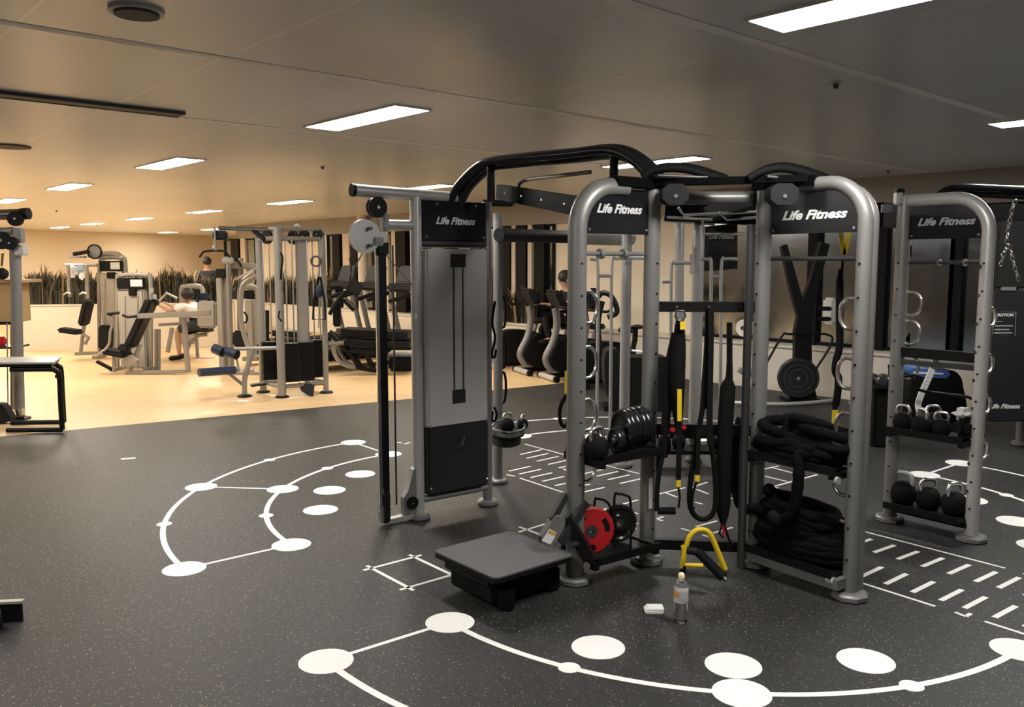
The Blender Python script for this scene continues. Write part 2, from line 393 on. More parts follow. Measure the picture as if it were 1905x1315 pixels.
for k, n in enumerate((2.3, 6.2, 10.9, 14.9, 18.7, 22.4, 26.1, 29.9)): lampspots.append((3, k, n, 10.85))
for k, n in enumerate((1.5, 5.2, 8.9, 12.6, 16.2)): lampspots.append((0, k, n, -.33))
names = {(1, 0): 'large bright ceiling panel cut off by the top edge above the right-hand rack frames',
 (1, 1): 'bright ceiling panel left of the cable tower, second nearest of the long row',
 (1, 2): 'bright ceiling panel in the long row beyond the dark slot vent end',
 (1, 3): 'bright ceiling panel over the two seated press machines, upper one of its row',
 (1, 4): 'bright ceiling panel at the left edge above the left cable column',
 (2, 0): 'ceiling panel just showing at the right edge of the picture',
 (2, 1): 'bright ceiling panel behind the black overhead arch and pull-up handles',
 (2, 2): 'bright ceiling panel behind the long silver tube of the cable tower',
 (2, 3): 'bright ceiling panel above the elliptical trainers, left of the silver tube',
 (2, 4): 'bright ceiling panel left of the tall multi stack cable gantry top',
 (2, 5): 'fifth ceiling panel of the middle row, above the far wall, right of two smaller ones',
 (2, 6): 'small far ceiling panel over the round pulley of the left press machine',
 (2, 7): 'smallest far left ceiling panel near the left cable column',
 (3, 0): 'ceiling panel past the right edge above the standing punch column',
 (3, 1): 'ceiling panel right of the front rack frame top, above the far rack frame',
 (3, 2): 'ceiling panel low behind the flat black beam joining the cable tower',
 (3, 3): 'ceiling panel hidden mostly behind the cable tower top',
 (3, 4): 'far ceiling panel beside the round grey pulley plate',
 (3, 5): 'far ceiling panel right behind the top of the tall cable gantry',
 (3, 6): 'far ceiling panel just left of the tall cable gantry top arm',
 (3, 7): 'farthest ceiling panel low on the far wall line, between rows'}
first = {}
for r, k, u, v in lampspots:
    p = RU*u+RV*v; src = lampw if p.y-7.99-(p.x+4.86)*.63 > .3 and p.x < 3 else lamp
    o = src if id(src) not in first else copy_tree(src); first[id(src)] = 1; o.location = (p.x, p.y, CEIL); o.rotation_euler = (0, 0, math.radians(131.7)); o['group'] = 'recessed ceiling light panels'
    o['label'] = names.get((r, k), 'recessed white ceiling light panel outside the picture, row %s from the left wall, place %s' % (('nearest', 'second', 'third', 'fourth')[r], ('one', 'two', 'three', 'four', 'five', 'six', 'seven', 'eight')[k]))
# round speaker, slot vent, small fittings
sp = thing('ceiling_speaker', 'round grey ceiling speaker at the top left of the photo', 'speaker', (-1.50, 3.545, CEIL))
MB().lathe([(.105, -.012), (.105, .0)], (-1.5, 3.545, CEIL-.001), n=36).build('speaker_rim', 'lampframe', sp)
MB().lathe([(.085, -.02), (.085, 0)], (-1.5, 3.545, CEIL-.004), n=36).build('speaker_grille', 'speaker', sp)
a = Vector((-2.24, 5.94, CEIL)); b = a-RV*6
vt = thing('slot_vent', 'long dark linear slot vent in the ceiling at upper left', 'vent', a)
MB().bar(a-Vector((0, 0, .008)), b-Vector((0, 0, .008)), .13, .02).build('slot', 'vent', vt)
MB().bar(a+RU*.07-Vector((0, 0, .01)), b+RU*.07-Vector((0, 0, .01)), .012, .024).bar(a-RU*.07-Vector((0, 0, .01)), b-RU*.07-Vector((0, 0, .01)), .012, .024).build('vent_rim', 'speaker', vt)
p = at(20, 277, 7.6); p.z = CEIL
solo(MB().lathe([(.16, -.012), (.16, 0)], (p.x, p.y, CEIL-.001), n=32), 'ceiling_diffuser', 'speaker', 'round grey air diffuser in the ceiling at the left edge', 'vent', p)
for q, lab in (((600, 309), 'tiny sprinkler head in the ceiling left of the cable tower'), ((1555, 154), 'tiny sprinkler head in the ceiling above the right rack frames'), ((1652, 316), 'small smoke detector in the ceiling right of the pull-up handles'), ((105, 391), 'small dark sprinkler in the ceiling over the plant trough')):
    g = G(q[0], q[1], CEIL)
    sk_ = thing('sprinkler', lab, 'sprinkler', g); MB().lathe([(.035, -.004), (.035, 0)], g-Vector((0, 0, .001))).build('cover', 'lampframe', sk_); MB().lathe([(.012, -.03), (.018, -.004)], g-Vector((0, 0, .002))).build('head', 'dark_steel', sk_)

# ---- floor markings (white vinyl let into the rubber)
def arcband(c, r, a0, a1, w, z=.0012, n=48):
    mb = MB(); vs = []; fs = []
    for i in range(n+1):
        a = math.radians(a0+(a1-a0)*i/n)
        for rr, zz in ((r-w/2, z), (r+w/2, z)): vs.append((c[0]+rr*math.cos(a), c[1]+rr*math.sin(a), zz))
    for i in range(n): fs.append((2*i, 2*i+1, 2*i+3, 2*i+2))
    return mb.add(vs, fs)
def stripe(mb, a, b, w, z=.0012):
    a = Vector((a[0], a[1], z)); b = Vector((b[0], b[1], z)); d = (b-a).normalized(); n = Vector((-d.y, d.x, 0))*w/2
    mb.add([a+n, b+n, b-n, a-n], [(0, 1, 2, 3)])
def marking(mb, lab): return struct(tag(mb.build('floor_marking', 'mark'), lab))
def pol(c, r, a): return (c[0]+r*math.cos(math.radians(a)), c[1]+r*math.sin(math.radians(a)))
def fan(c, ac, r_in, r_out, r_dots, inner=True, lab=''):
    m = MB(); A = [ac-45.2, ac-22.6, ac, ac+22.6, ac+45.2]
    arcs = [r_out]+([r_in] if inner else [])
    for r in arcs:
        o = arcband(c, r, A[0], A[-1], .033); m.add(o.v, o.f)
        for i, a in enumerate(A):
            q = pol(c, r, a); m.lathe([(.113 if i % 2 == 0 else .046, 0), (.113 if i % 2 == 0 else .046, .0016)], (*q, 0), n=40)
    for a in ((A[0], A[2], A[4]) if inner else ()): stripe(m, pol(c, r_in, a), pol(c, r_out, a), .024)
    for a in (ac-21.5, ac, ac+21.5): m.lathe([(.115, 0), (.115, .0016)], (*pol(c, r_dots, a), 0), n=40)
    return marking(m, lab)
fan((0.0, 5.94), 174.5, 1.68, 2.30, 1.33, True, 'white circles joined by arcs on the rubber floor at left')
fan((1.08, 4.86), -96.5, 1.74, 2.36, 1.51, True, 'white circles joined by arcs on the rubber floor in front')
fan((1.136, 6.706), 84.0, 1.68, 2.30, 1.33, True, 'white circles joined by arcs behind the rack')
fan((1.90, 5.47), -6.4, 1.68, 2.30, 1.33, True, 'white circles joined by arcs on the rubber floor at right')
# ladder lattice and dash ladders
FU = Vector((math.cos(math.radians(40)), math.sin(math.radians(40)), 0)); FV = Vector((FU.y, -FU.x, 0))   # toward right-back, toward right-front
sq = Vector((-.76, 4.48, 0))
m = MB()
def cell(o, a, b, ext=.05, w=.022):
    for s in (0, b): stripe(m, o+FV*s-FU*ext, o+FV*s+FU*(a+ext), w)
    for s in (0, a): stripe(m, o+FU*s-FV*ext, o+FU*s+FV*(b+ext), w)
cell(sq, .275, .36)
marking(m, 'white crossed-line squares on the rubber floor beside the step platform')
def strokes(rows, w, lab, m=None):
    m = m or MB()
    for a, b, c_, d_ in rows: stripe(m, G(a, b), G(c_, d_), w)
    return marking(m, lab)
dd = [(x-19.4, y+6.2+.6*i, x+19.4, y-6.2-.6*i) for i, (x, y) in enumerate(((1602, 1009), (1645, 1021), (1689, 1033), (1735, 1046), (1784, 1059), (1834, 1073), (1877, 1084), (1926, 1098)))]
dd += [(x-20, y+9+.3*i, x+20, y-9-.3*i) for i, (x, y) in enumerate(((1576, 1052), (1621, 1064), (1667, 1077), (1717, 1092), (1770, 1107), (1814, 1121), (1870, 1138), (1926, 1155)))]
strokes(dd, .028, 'white ladder dashes on the rubber floor at right')
strokes([(1558, 976, 1870, 1057), (1595, 1082, 1740, 1128), (1832, 1156, 1960, 1197), (1777, 1139, 1797, 1147), (1797, 1147, 1806, 1141), (1903, 1067, 1960, 1082)], .020, 'long white edge lines beside the ladder dashes at right')
dd = [(x-20, y+4.5, x+20, y-4.5) for x, y in ((988, 841), (1000, 848), (1019, 853.5), (1040, 859.5), (1060, 866), (1101, 878), (1130, 881.5), (1151, 888), (1173, 895), (967, 872), (986, 877.5), (1007, 884), (1029, 891), (1053, 899), (1078, 905), (1105, 911))]
strokes(dd, .022, 'white ladder dashes on the rubber floor behind the cable tower')
strokes([(976, 826, 1058, 848), (1127, 865.7, 1188.5, 881), (967, 889.4, 1051, 917), (942, 883, 958, 886), (1048, 872, 1058, 877)], .018, 'long white edge lines beside the dashes behind the cable tower')
strokes([(1419, 873, 1449, 867), (1437, 870, 1475, 880), (1421, 885.5, 1465, 896), (1421, 910, 1521, 883), (1421, 902, 1449, 908), (1421, 942, 1558, 976), (1500, 975, 1512, 976), (1226, 919, 1275, 907), (1236, 916, 1260, 925), (1284, 908, 1316, 897), (1295, 910, 1318, 919), (1220, 966, 1234, 961), (1220, 965, 1233, 969), (1267, 983, 1284, 988), (1294, 980, 1334, 969), (1326, 992, 1363, 981), (1307, 995, 1322, 1000), (1373, 999, 1386, 994), (1375, 948, 1387, 952), (1293, 934, 1307, 938), (1356, 927, 1364, 927), (1123, 948, 1187, 930), (1145, 943, 1187, 956), (1175, 979, 1186, 973), (1175, 978, 1182, 984), (965, 990, 1020, 973), (965, 980, 1012, 997)], .020, 'crossing white lines on the rubber floor under the rack')
strokes([(738, 823, 748, 824), (752, 826, 763, 823)], .022, 'short white marks on the rubber floor past the cable tower')
strokes([(225, 854, 252, 852)], .05, 'worn pale patch on the rubber floor at left')

# ---- plant troughs
pa, pb = G(42, 653), G(181, 649.5); pd = (pb-pa).normalized(); pn = Vector((-pd.y, pd.x, 0)); pe = pa+pd*3.75
tr = thing('planter_trough', 'long cream plant trough full of dark grasses along the far wall', 'planter', pa, math.atan2(pd.y, pd.x))
MB().prism([pa, pe, pe+pn*.55, pa+pn*.55], (0, 0, .83)).build('trough_body', 'planter', tr)
MB().prism([pa-pd*.02-pn*.02+Vector((0, 0, .83)), pe-pn*.02+Vector((0, 0, .83)), pe+pn*.57+Vector((0, 0, .83)), pa-pd*.02+pn*.57+Vector((0, 0, .83))], (0, 0, .025)).build('rim', 'ledge', tr)
def grass(a, d, n, L, Wd, z, h, cnt, m, name, lab):
    g = MB(); g2 = MB()
    for i in range(cnt+cnt//6):
        s = random.random()*L; w = random.random()*Wd; cl = (math.sin(s*3.1)*.5+math.sin(s*7.7)*.3+1)*.5
        p = a+d*s+n*w+Vector((0, 0, z)); dry = i >= cnt; hh = h*(1.2 if dry else 1)*(.45+.55*random.random())*(.65+.5*cl); ang = random.random()*2*PI; lean = random.gauss(0, .16)*hh
        q = Vector((math.cos(ang), math.sin(ang), 0)); t = Vector((-q.y, q.x, 0)); ww = .012+.016*random.random()
        pts = [p, p+q*lean*.3+Vector((0, 0, hh*.5)), p+q*lean+Vector((0, 0, hh*.85)), p+q*lean*1.9+Vector((0, 0, hh))]
        vs = []
        for k, pt in enumerate(pts): wk = ww*(1, .9, .6, .05)[k]; vs += [pt-t*wk, pt+t*wk]
        (g2 if dry else g).add(vs, [(2*k, 2*k+1, 2*k+3, 2*k+2) for k in range(3)])
    o = tag(solo(g, name, m, lab, 'plant', a+Vector((0, 0, z)), None, math.atan2(d.y, d.x)), kind='stuff')
    g2.build('dry_blades', 'leaf_dry', o, 'dry pale brown blades'); return o
grass(pa+pd*.05+pn*.05, pd, pn, 3.65, .45, .85, .62, 2600, 'leaf', 'grass', 'dark ornamental grass growing in the long cream trough')
ga = wp(wt(620, -.2), -.06, 0); gl = (wt(484, -.2)-wt(620, -.2))
grass(ga, WD, -WN, gl, .2, .59, .75, 1100, 'leaf', 'grass', 'dark ornamental grass on the white ledge behind the cable gantry')
ga = wp(wt(1000, -.2), -.08, 0)
grass(ga, WD, -WN, 3.2, .16, .59, .6, 600, 'leaf', 'grass', 'dark ornamental grass on the ledge behind the exercise bikes')
# ================================================================== THE TRAINING RIG
def V2(p, z=0): return Vector((p[0], p[1], z))
FTS = {k: G(*v) for k, v in dict(A1=(780, 964), A2=(907, 938), B1=(1069, 1082), B2=(1203, 1045), C1=(1402, 1050), C2=(1580, 1112), D1=(1655, 968), D2=(1806, 1005), M=(1378, 1060), A3=(927, 898), F1=(1160, 868), F2=(1290, 858), E1=(1897, 828)).items()}
rig = thing('training_rig', 'large silver and black functional training rig with four arched rack frames and a cable tower', 'training rig', (1.1, 5.0, 0))
class Fr:
    def __init__(s, a, b):
        s.a = FTS[a]; s.b = FTS[b]; s.L = (s.b-s.a).length; s.d = (s.b-s.a).normalized(); s.n = Vector((s.d.y, -s.d.x, 0))   # n faces the camera side for left-right frames
    def p(s, t, z, n=0): return s.a+s.d*t+s.n*n+Vector((0, 0, z))
A, B, C_, D_ = Fr('A1', 'A2'), Fr('B1', 'B2'), Fr('C1', 'C2'), Fr('D1', 'D2')
def foot(base, d, r=.085, oct_=True):
    m = MB(); n = 8
    m.lathe([(r, .006), (r, .026), (r*.86, .036), (.055, .038)], base, n=8 if r > .08 else 24)
    m.build('foot_plate', 'silver', rig)
    MB().lathe([(r*.98, 0.0), (r*.98, .008)], base-Vector((0, 0, .0)), n=8 if r > .08 else 24).build('rubber_pad', 'black_mat', rig)
def post_(pts, d, name='post', m='silver', rx=.05, ry=.038):
    return MB().tube(pts, rx, n=20, ry=ry, up=d).build(name, m, rig)
def holes(par, f, t, zs, n, r=.006):
    for z in zs: MB().cyl(f.p(t, z, n-.002), f.p(t, z, n+.003), r, 10).build('bolt_hole', 'black', par)
def arch(f, left, right, z=2.03, r=.22, end=.3):
    """post that rises and bends over; left/right say which post bends"""
    pts = []
    if left:
        pts = [f.p(0, .02), f.p(0, 1.0), f.p(0, z-r)]+[f.p(r-r*math.cos(a), z-r+r*math.sin(a)) for a in [PI/2*i/8 for i in range(1, 9)]]+[f.p(f.L*.62, z)]
    else:
        L = f.L
        pts = [f.p(L, .02), f.p(L, 1.0), f.p(L, z-r)]+[f.p(L-r+r*math.cos(a), z-r+r*math.sin(a)) for a in [PI/2*i/8 for i in range(1, 9)]]+[f.p(L*end, z)]
    return pts
# posts: A pair straight, B arches from the left, C and D arch from the right
post_([A.p(0, .02), A.p(0, 2.05)], A.d, m='silver_light', rx=.037, ry=.037); post_([A.p(A.L, .02), A.p(A.L, 2.04)], A.d, rx=.032, ry=.032)
pB1 = MB().tube(arch(B, True, False), .048, n=20, ry=.036, up=None).build('post', 'silver', rig)
pB2 = post_([B.p(B.L, .02), B.p(B.L, 2.05)], B.d, rx=.045, ry=.04)
pC1 = post_([C_.p(0, .02), C_.p(0, 2.09)], C_.d, rx=.040, ry=.045)
pC2 = MB().tube(arch(C_, False, True, 2.03, .2), .036, n=20).build('post', 'silver', rig)
c2b = C_.p(0, 0, -.055)-C_.p(0, 0); 
MB().tube([q+c2b for q in arch(C_, False, True, 2.0, .16)], .032, n=16).build('post', 'silver', rig)
pD1 = post_([D_.p(0, .02), D_.p(0, 2.05)], D_.d, rx=.040, ry=.045)
pD2 = MB().tube(arch(D_, False, True, 2.02, .2, .0), .038, n=20).build('post', 'silver_light', rig)
MB().bar(D_.p(-.07, .03, -.09), D_.p(-.07, 1.95, -.09), .03, .05).build('post', 'silver', rig)
for nm in ('A1', 'A2', 'B1', 'B2', 'C1', 'C2', 'D1', 'D2', 'A3', 'F1', 'F2'): foot(FTS[nm], None, .09 if nm in ('B1', 'B2', 'C2', 'C1', 'D2', 'D1') else .07)
for f, t, n, par in ((B, 0, .037, pB1), (B, B.L, .041, pB2), (C_, 0, .046, pC1), (C_, C_.L, .037, pC2), (D_, 0, .046, pD1), (D_, D_.L, .043, pD2)):
    holes(par, f, t, [.2+.16*i for i in range(10)], n)
# middle thin post beside C1, back posts
post_([FTS['M']+V2((0, 0), .02), FTS['M']+V2((0, 0), 1.84)], A.d, m='dark_steel', rx=.022, ry=.022)
post_([FTS['A3']+V2((0, 0), .02), FTS['A3']+V2((0, 0), 2.0)], A.d, rx=.034, ry=.034)
post_([FTS['F1']+V2((0, 0), .02), FTS['F1']+V2((0, 0), 1.88)], A.d, m='silver_light', rx=.045, ry=.036)
MB().tube([at(1262, 800, 7.4)*1, at(1264, 412, 7.4)], .04, n=14).tube([Vector((at(1262, 800, 7.4).x, 7.4, 0)), at(1262, 800, 7.4)], .04, n=14).build('post', 'silver_light', rig)
MB().cyl(at(1236, 405, 7.3), at(1330, 412, 7.1), .035, 14).build('cross_tube', 'silver_light', rig)
post_([FTS['F2']+V2((0, 0), .02), FTS['F2']+V2((0, 0), 2.02)], A.d, m='silver_light', rx=.055, ry=.042)
# header panels with lettering
def header(f, s0, s1, z0, z1, rl, rr, n=.0, tw=.30, tz=None, lm='logo'):
    def corner(cx, cz, r, a0, a1): return [(cx+r*math.cos(a), cz+r*math.sin(a)) for a in [a0+(a1-a0)*i/6 for i in range(7)]]
    o = [(s0, z0), (s1, z0)]
    o += corner(s1-rr, z1-rr, rr, 0, PI/2) if rr else [(s1, z1)]
    o += corner(s0+rl, z1-rl, rl, PI/2, PI) if rl else [(s0, z1)]
    h = MB().prism([f.p(a, b, n+.012) for a, b in o], f.n*-.024).build('header_panel', 'black_gloss', rig)
    text('Life Fitness', .062, f.p((s0+s1)/2, tz if tz else (z0+z1)/2-.01, n+.0125), f.d, (0, 0, 1), lm, h, width=tw)
    b = MB()
    for a, c in ((s0+.02, z0+.02), (s1-.02, z0+.02))+(((s0+.10, z1-.02), (s1-.08, z1-.02)) if not (rl or rr) else ()): b.cyl(f.p(a, c, n+.011), f.p(a, c, n+.017), .007, 10)
    b.build('panel_bolts', 'chrome', h)
header(A, .035, A.L-.03, 1.785, 2.03, 0, 0, .02, .30, 1.905)
header(B, .045, B.L-.03, 1.79, 2.02, .17, 0, .0, .31, 1.915)
header(C_, .05, C_.L-.03, 1.79, 2.01, 0, .16, .0, .37, 1.88)
header(D_, .04, D_.L-.03, 1.785, 1.995, 0, .16, .0, .34, 1.885, 'logo_dim')
# cable tower A: cross tubes, shroud, dark pulley and stack plates, logo
MB().tube([A.p(.0, 1.765), A.p(A.L, 1.765)], .028, n=14).build('cross_tube', 'dark_steel', rig)
MB().tube([A.p(.0, .125, .01), A.p(A.L, .125, .01)], .023, n=14).build('cross_tube', 'silver', rig)
shr = MB().box(A.p(A.L/2, 1.16, 0), (A.L-.07, .13, 1.14), rz=math.atan2(A.d.y, A.d.x), bev=.012).build('weight_shroud', 'shroud', rig)
MB().box(A.p(A.L/2, .375, 0), (A.L-.07, .132, .44), rz=math.atan2(A.d.y, A.d.x), bev=.012).build('lower_shroud', 'shroud_black', rig)
RA = Matrix.Rotation(math.atan2(A.d.y, A.d.x), 3, 'Z')
MB().box(A.p(A.L/2+.0, 1.655, .066), (.115, .006, .085), rot=RA, bev=.002).build('pulley_dark_plate', 'shroud_black', shr)
MB().box(A.p(A.L/2, .78, .066), (.10, .006, .09), rot=RA, bev=.002).build('weight_stack_top', 'shroud_black', shr)
mm = MB()
for s in (-.035, .035): mm.box(A.p(A.L/2+s, 1.2, .0655), (.012, .003, .84), rot=RA)
mm.build('guide_rods', 'dark_steel', shr)
lg = MB().lathe([(.062, 0), (.062, .003)], A.p(A.L/2+.01, .475, .066), axis=A.n, n=32).build('round_emblem', 'logo_navy', rig)
mm = MB()
for i, (a, b) in enumerate(((-.03, .012), (.0, .03), (.022, .018))):
    mm.tube(smooth([A.p(A.L/2+.01+a, .445, .071), A.p(A.L/2+.02+a*.4, .47, .071), A.p(A.L/2+.01+b, .51, .071)], 4), .004, n=6)
mm.build('emblem_strokes', 'dark_steel', lg)
for s in (.05, A.L-.05):
    for z in (.2, .62, 1.14, 1.68): MB().lathe([(.008, 0), (.008, .004), (.003, .008)], A.p(s, z, .066), axis=A.n, n=10).build('shroud_bolt', 'chrome', shr)
# long silver tube, pulley column (mast), its brackets
tt = MB().tube([A.p(-.42, 2.07), A.p(A.L*.62, 2.055)], .036, n=20).build('long_top_tube', 'silver_light', rig)
MB().cyl(A.p(-.435, 2.0705), A.p(-.415, 2.07), .038, 20).build('tube_cap', 'black', tt)
def pulley(c, axis, r=.06, w=.024, parent=None):
    p = MB().lathe([(r*.25, -w/2), (r, -w/2), (r*.93, -w*.15), (r*.93, w*.15), (r, w/2), (r*.25, w/2)], c, axis=axis, n=28).build('pulley_wheel', 'black', parent or rig)
    MB().cyl(Vector(c)-Vector(axis)*w*.7, Vector(c)+Vector(axis)*w*.7, r*.16, 12).build('axle_bolt', 'chrome', p); return p
pulley(A.p(-.27, 1.975), A.n, .062, .04)
mp = A.p(-.25, 0)
mast = MB().bar(mp+V2((0, 0), .03), mp+V2((0, 0), 1.76), .05, .06, up=A.d, bev=.008).build('pulley_column', 'black_gloss', rig)
MB().bar(mp-A.d*.030+A.n*.02+V2((0, 0), .03), mp-A.d*.028+A.n*.012+V2((0, 0), 1.76), .012, .03, up=A.d).build('column_rail', 'chrome', mast)
MB().box(mp+V2((0, 0), 1.79), (.075, .075, .075), rot=RA, bev=.01).build('column_cap', 'silver_light', mast)
MB().box(mp+V2((0, 0), 1.73), (.085, .075, .09), rot=RA, bev=.01).build('column_collar', 'black', mast)
MB().tube([A.p(-.235, 1.875), A.p(0, 1.875)], .03, n=16).build('stay_tube', 'silver_light', rig)
MB().box(A.p(-.22, 1.885, .0), (.045, .06, .11), rot=RA, bev=.01).build('bracket', 'silver', rig)
ca = A.p(-.37, 1.80, .03)
sw = MB().lathe([(.10, -.012), (.10, .012)], ca, axis=A.n, n=32).build('swivel_plate', 'silver_light', rig)
MB().box(ca+A.d*.085-V2((0, 0), .03), (.07, .05, .05), rot=RA, bev=.008).build('swivel_hinge', 'silver', sw)
for dz in (.045, -.055): MB().cyl(ca+A.d*.02+V2((0, 0), dz)+A.n*.01, ca+A.d*.02+V2((0, 0), dz)+A.n*.05, .011, 12).build('peg', 'dark_steel', sw)
mm = MB().tube([ca+A.n*.03-V2((0, 0), .1)-A.d*.03, ca+A.n*.1-V2((0, 0), .22)-A.d*.14], .004, n=6); mm.build('cable', 'cable', rig)
MB().tube([A.p(-.27, 1.92), A.p(-.25, 1.82)], .004, n=6).build('cable', 'cable', rig)
MB().tube([A.p(-.22, 1.70), A.p(-.03, 1.50)], .004, n=6).build('cable', 'cable', rig)
MB().tube([A.p(-.165, 1.75), A.p(-.165, .12)], .006, n=8).build('cable', 'dark_steel', rig)
MB().bar(mp+V2((0, 0), .025)-A.n*0, A.p(-.05, .03), .05, .03).build('floor_arm', 'silver_light', rig)
pc = MB().prism([A.p(s, z, .02) for s, z in ((-.115, .05), (-.12, .16), (-.09, .20), (-.05, .33), (-.02, .35), (-.01, .05))], A.n*-.05).build('pulley_guard', 'silver', rig)
pulley(A.p(-.065, .12, .03), A.n, .04, .012, pc)
MB().box(mp+V2((0, 0), .12), (.055, .075, .20), rot=RA, bev=.012).build('column_foot', 'stack_dark', mast)
MB().cyl(mp-A.d*.05+V2((0, 0), .1), mp+A.d*.05+V2((0, 0), .1), .012, 12).build('lock_pin', 'chrome', mast)
# black overhead arch (twin pipes) from the tower to frame B, with pull-up rail and flat beam
a0, b0_ = A.p(A.L*.55, 2.03), B.p(B.L+.06, 2.04)
zt = 2.25; ab = (b0_-a0); abn = ab.normalized(); side = Vector((abn.y, -abn.x, 0))
for k, off in ((0, -.03), (1, .05)):
    o = side*off
    pts = smooth([a0+o, a0+o+ab*.05+V2((0, 0), .10), a0+o+ab*.17+V2((0, 0), zt-2.03-.01), a0+o+ab*.3+V2((0, 0), zt-2.03+.005), a0+o+ab*.60+V2((0, 0), zt-2.03), a0+o+ab*.80+V2((0, 0), zt-2.03-.005), a0+o+ab*.92+V2((0, 0), .13), b0_+o], 7)
    MB().tube(pts, .044 if k == 0 else .026, n=16).build('overhead_pipe', 'black_gloss', rig)
for q, h0, h1 in ((.2, 2.02, 2.24), (.80, 2.02, 2.24)):
    MB().tube([V2((a0+ab*q).xy, h0), V2((a0+ab*q).xy, h1)], .025, n=12).build('strut', 'black', rig)
bs, be = at(930, 357, A.p(A.L, 0).y-.02), at(1085, 385, B.p(.05, 0).y+.05)
MB().bar(bs, be, .05, .095).build('flat_beam', 'deep_black', rig)
mm = MB()
for q in (.12, .35, .6, .85): mm.cyl(bs+(be-bs)*q+side*.024, bs+(be-bs)*q+side*.032, .006, 10)
mm.build('beam_bolts', 'chrome', rig)
MB().tube(smooth([at(962, 352, 5.6), at(968, 340, 5.6), at(985, 333, 5.5), at(1040, 327, 5.1), at(1098, 320, 4.75)], 5), .012, n=10).build('pull_up_bar', 'black_gloss', rig)
MB().tube([at(928, 437, 6.2), at(1062, 441, 7.0)], .05, n=14).build('back_tube', 'black', rig)
MB().tube([at(1062, 440, 7.0), at(1172, 444, 7.6)], .062, n=16).build('back_tube', 'silver_light', rig)
MB().box(at(925, 378, 6.25), (.26, .06, .045), rz=.4, bev=.015).build('post_cap', 'black', rig)
# top beams: B2 -> C1 and hub, with pull-up grips, roller caps
tB, tC = B.p(B.L, 2.06), C_.p(0, 2.06)
MB().bar(tB-V2((.06, 0)), tC+C_.d*.3, .07, .035).build('top_beam', 'deep_black', rig)
MB().tube([tB+V2((.0, .12), -.07), tC+V2((0, .12), -.07)], .035, n=14).build('top_beam', 'silver', rig)
MB().bar(B.p(B.L*.45, 2.055), B.p(B.L+.05, 2.055), .09, .05).build('top_beam', 'deep_black', rig)
MB().bar(C_.p(-.05, 2.045), C_.p(C_.L*.55, 2.045), .10, .05).build('top_beam', 'deep_black', rig)
MB().bar(V2(tC.xy, 2.0), V2(FTS['F2'].xy, 2.0), .08, .10).build('top_beam', 'deep_black', rig)
MB().bar(V2(tB.xy, 1.99), V2(FTS['F1'].xy, 1.93), .06, .08).build('top_beam', 'deep_black', rig)
MB().bar(at(1420, 400, 6.6), at(1240, 392, 6.9), .10, .16).build('top_beam', 'deep_black', rig)
for c, cy, cY in ((1257, 361, 4.42), (1460, 361, 4.22)):
    q = at(c, cy, cY); m = MB(); rr = .064
    o = [q+Vector((rr*1.05*x, 0, rr*.82*z)) for x, z in ((-.5, -1), (.5, -1), (1, -.5), (1, .5), (.5, 1), (-.5, 1), (-1, .5), (-1, -.5))]
    cap = m.prism(o, (0, .10, 0)).build('roller_cap', 'stack_dark', rig)
    MB().cyl(q-Vector((0, .006, .01)), q+Vector((0, .004, -.01)), .010, 12).build('bolt', 'chrome', cap)
for g, Y in ((((1196, 330), (1212, 318), (1250, 313), (1290, 318), (1322, 328), (1345, 333)), 4.5), (((1392, 333), (1415, 320), (1452, 313), (1490, 320), (1525, 332), (1548, 338)), 4.35)):
    MB().tube(smooth([at(*p, Y) for p in g], 5), .020, n=12).build('pull_up_grip', 'black_mat', rig)
    MB().tube(smooth([at(p[0]+6, p[1]-5+ (3 if i in (0, 5) else 0), Y+.25) for i, p in enumerate(g)], 5), .018, n=12).build('pull_up_grip', 'black_mat', rig)
    MB().tube([at(g[1][0]+12, g[1][1]+9, Y-.02), at(g[4][0]-6, g[4][1]+3, Y-.02)], .010, n=8).build('pull_up_bar', 'dark_steel', rig)
for pts in (((1262, 386), (1272, 400), (1405, 394), (1411, 386)), ((1338, 395), (1352, 408), (1415, 404)), ((1307, 409), (1308, 436), (1415, 434)), ((1240, 404), (1325, 409))):
    MB().tube([at(*p, 5.3) for p in pts], .009, n=8).build('pull_up_bar', 'chrome', rig)
# cross bars below the headers
for f, z, par in ((B, 1.69, 'silver'), (C_, 1.665, 'dark_steel'), (D_, 1.645, 'dark_steel')):
    MB().tube([f.p(0, z, -.02), f.p(f.L, z, -.02)], .011 if f is not D_ else .012, n=10).build('cross_bar', par, rig)
for s in (.17, .33): MB().lathe([(.026, -.012), (.026, .012)], B.p(s, 1.69, -.02), axis=B.d, n=18).build('bar_disc', 'silver', rig)
for s in (.22, .37): MB().lathe([(.022, -.006), (.022, .006)], D_.p(s, 1.645, -.02), axis=D_.d, n=18).build('bar_disc', 'chrome', rig)
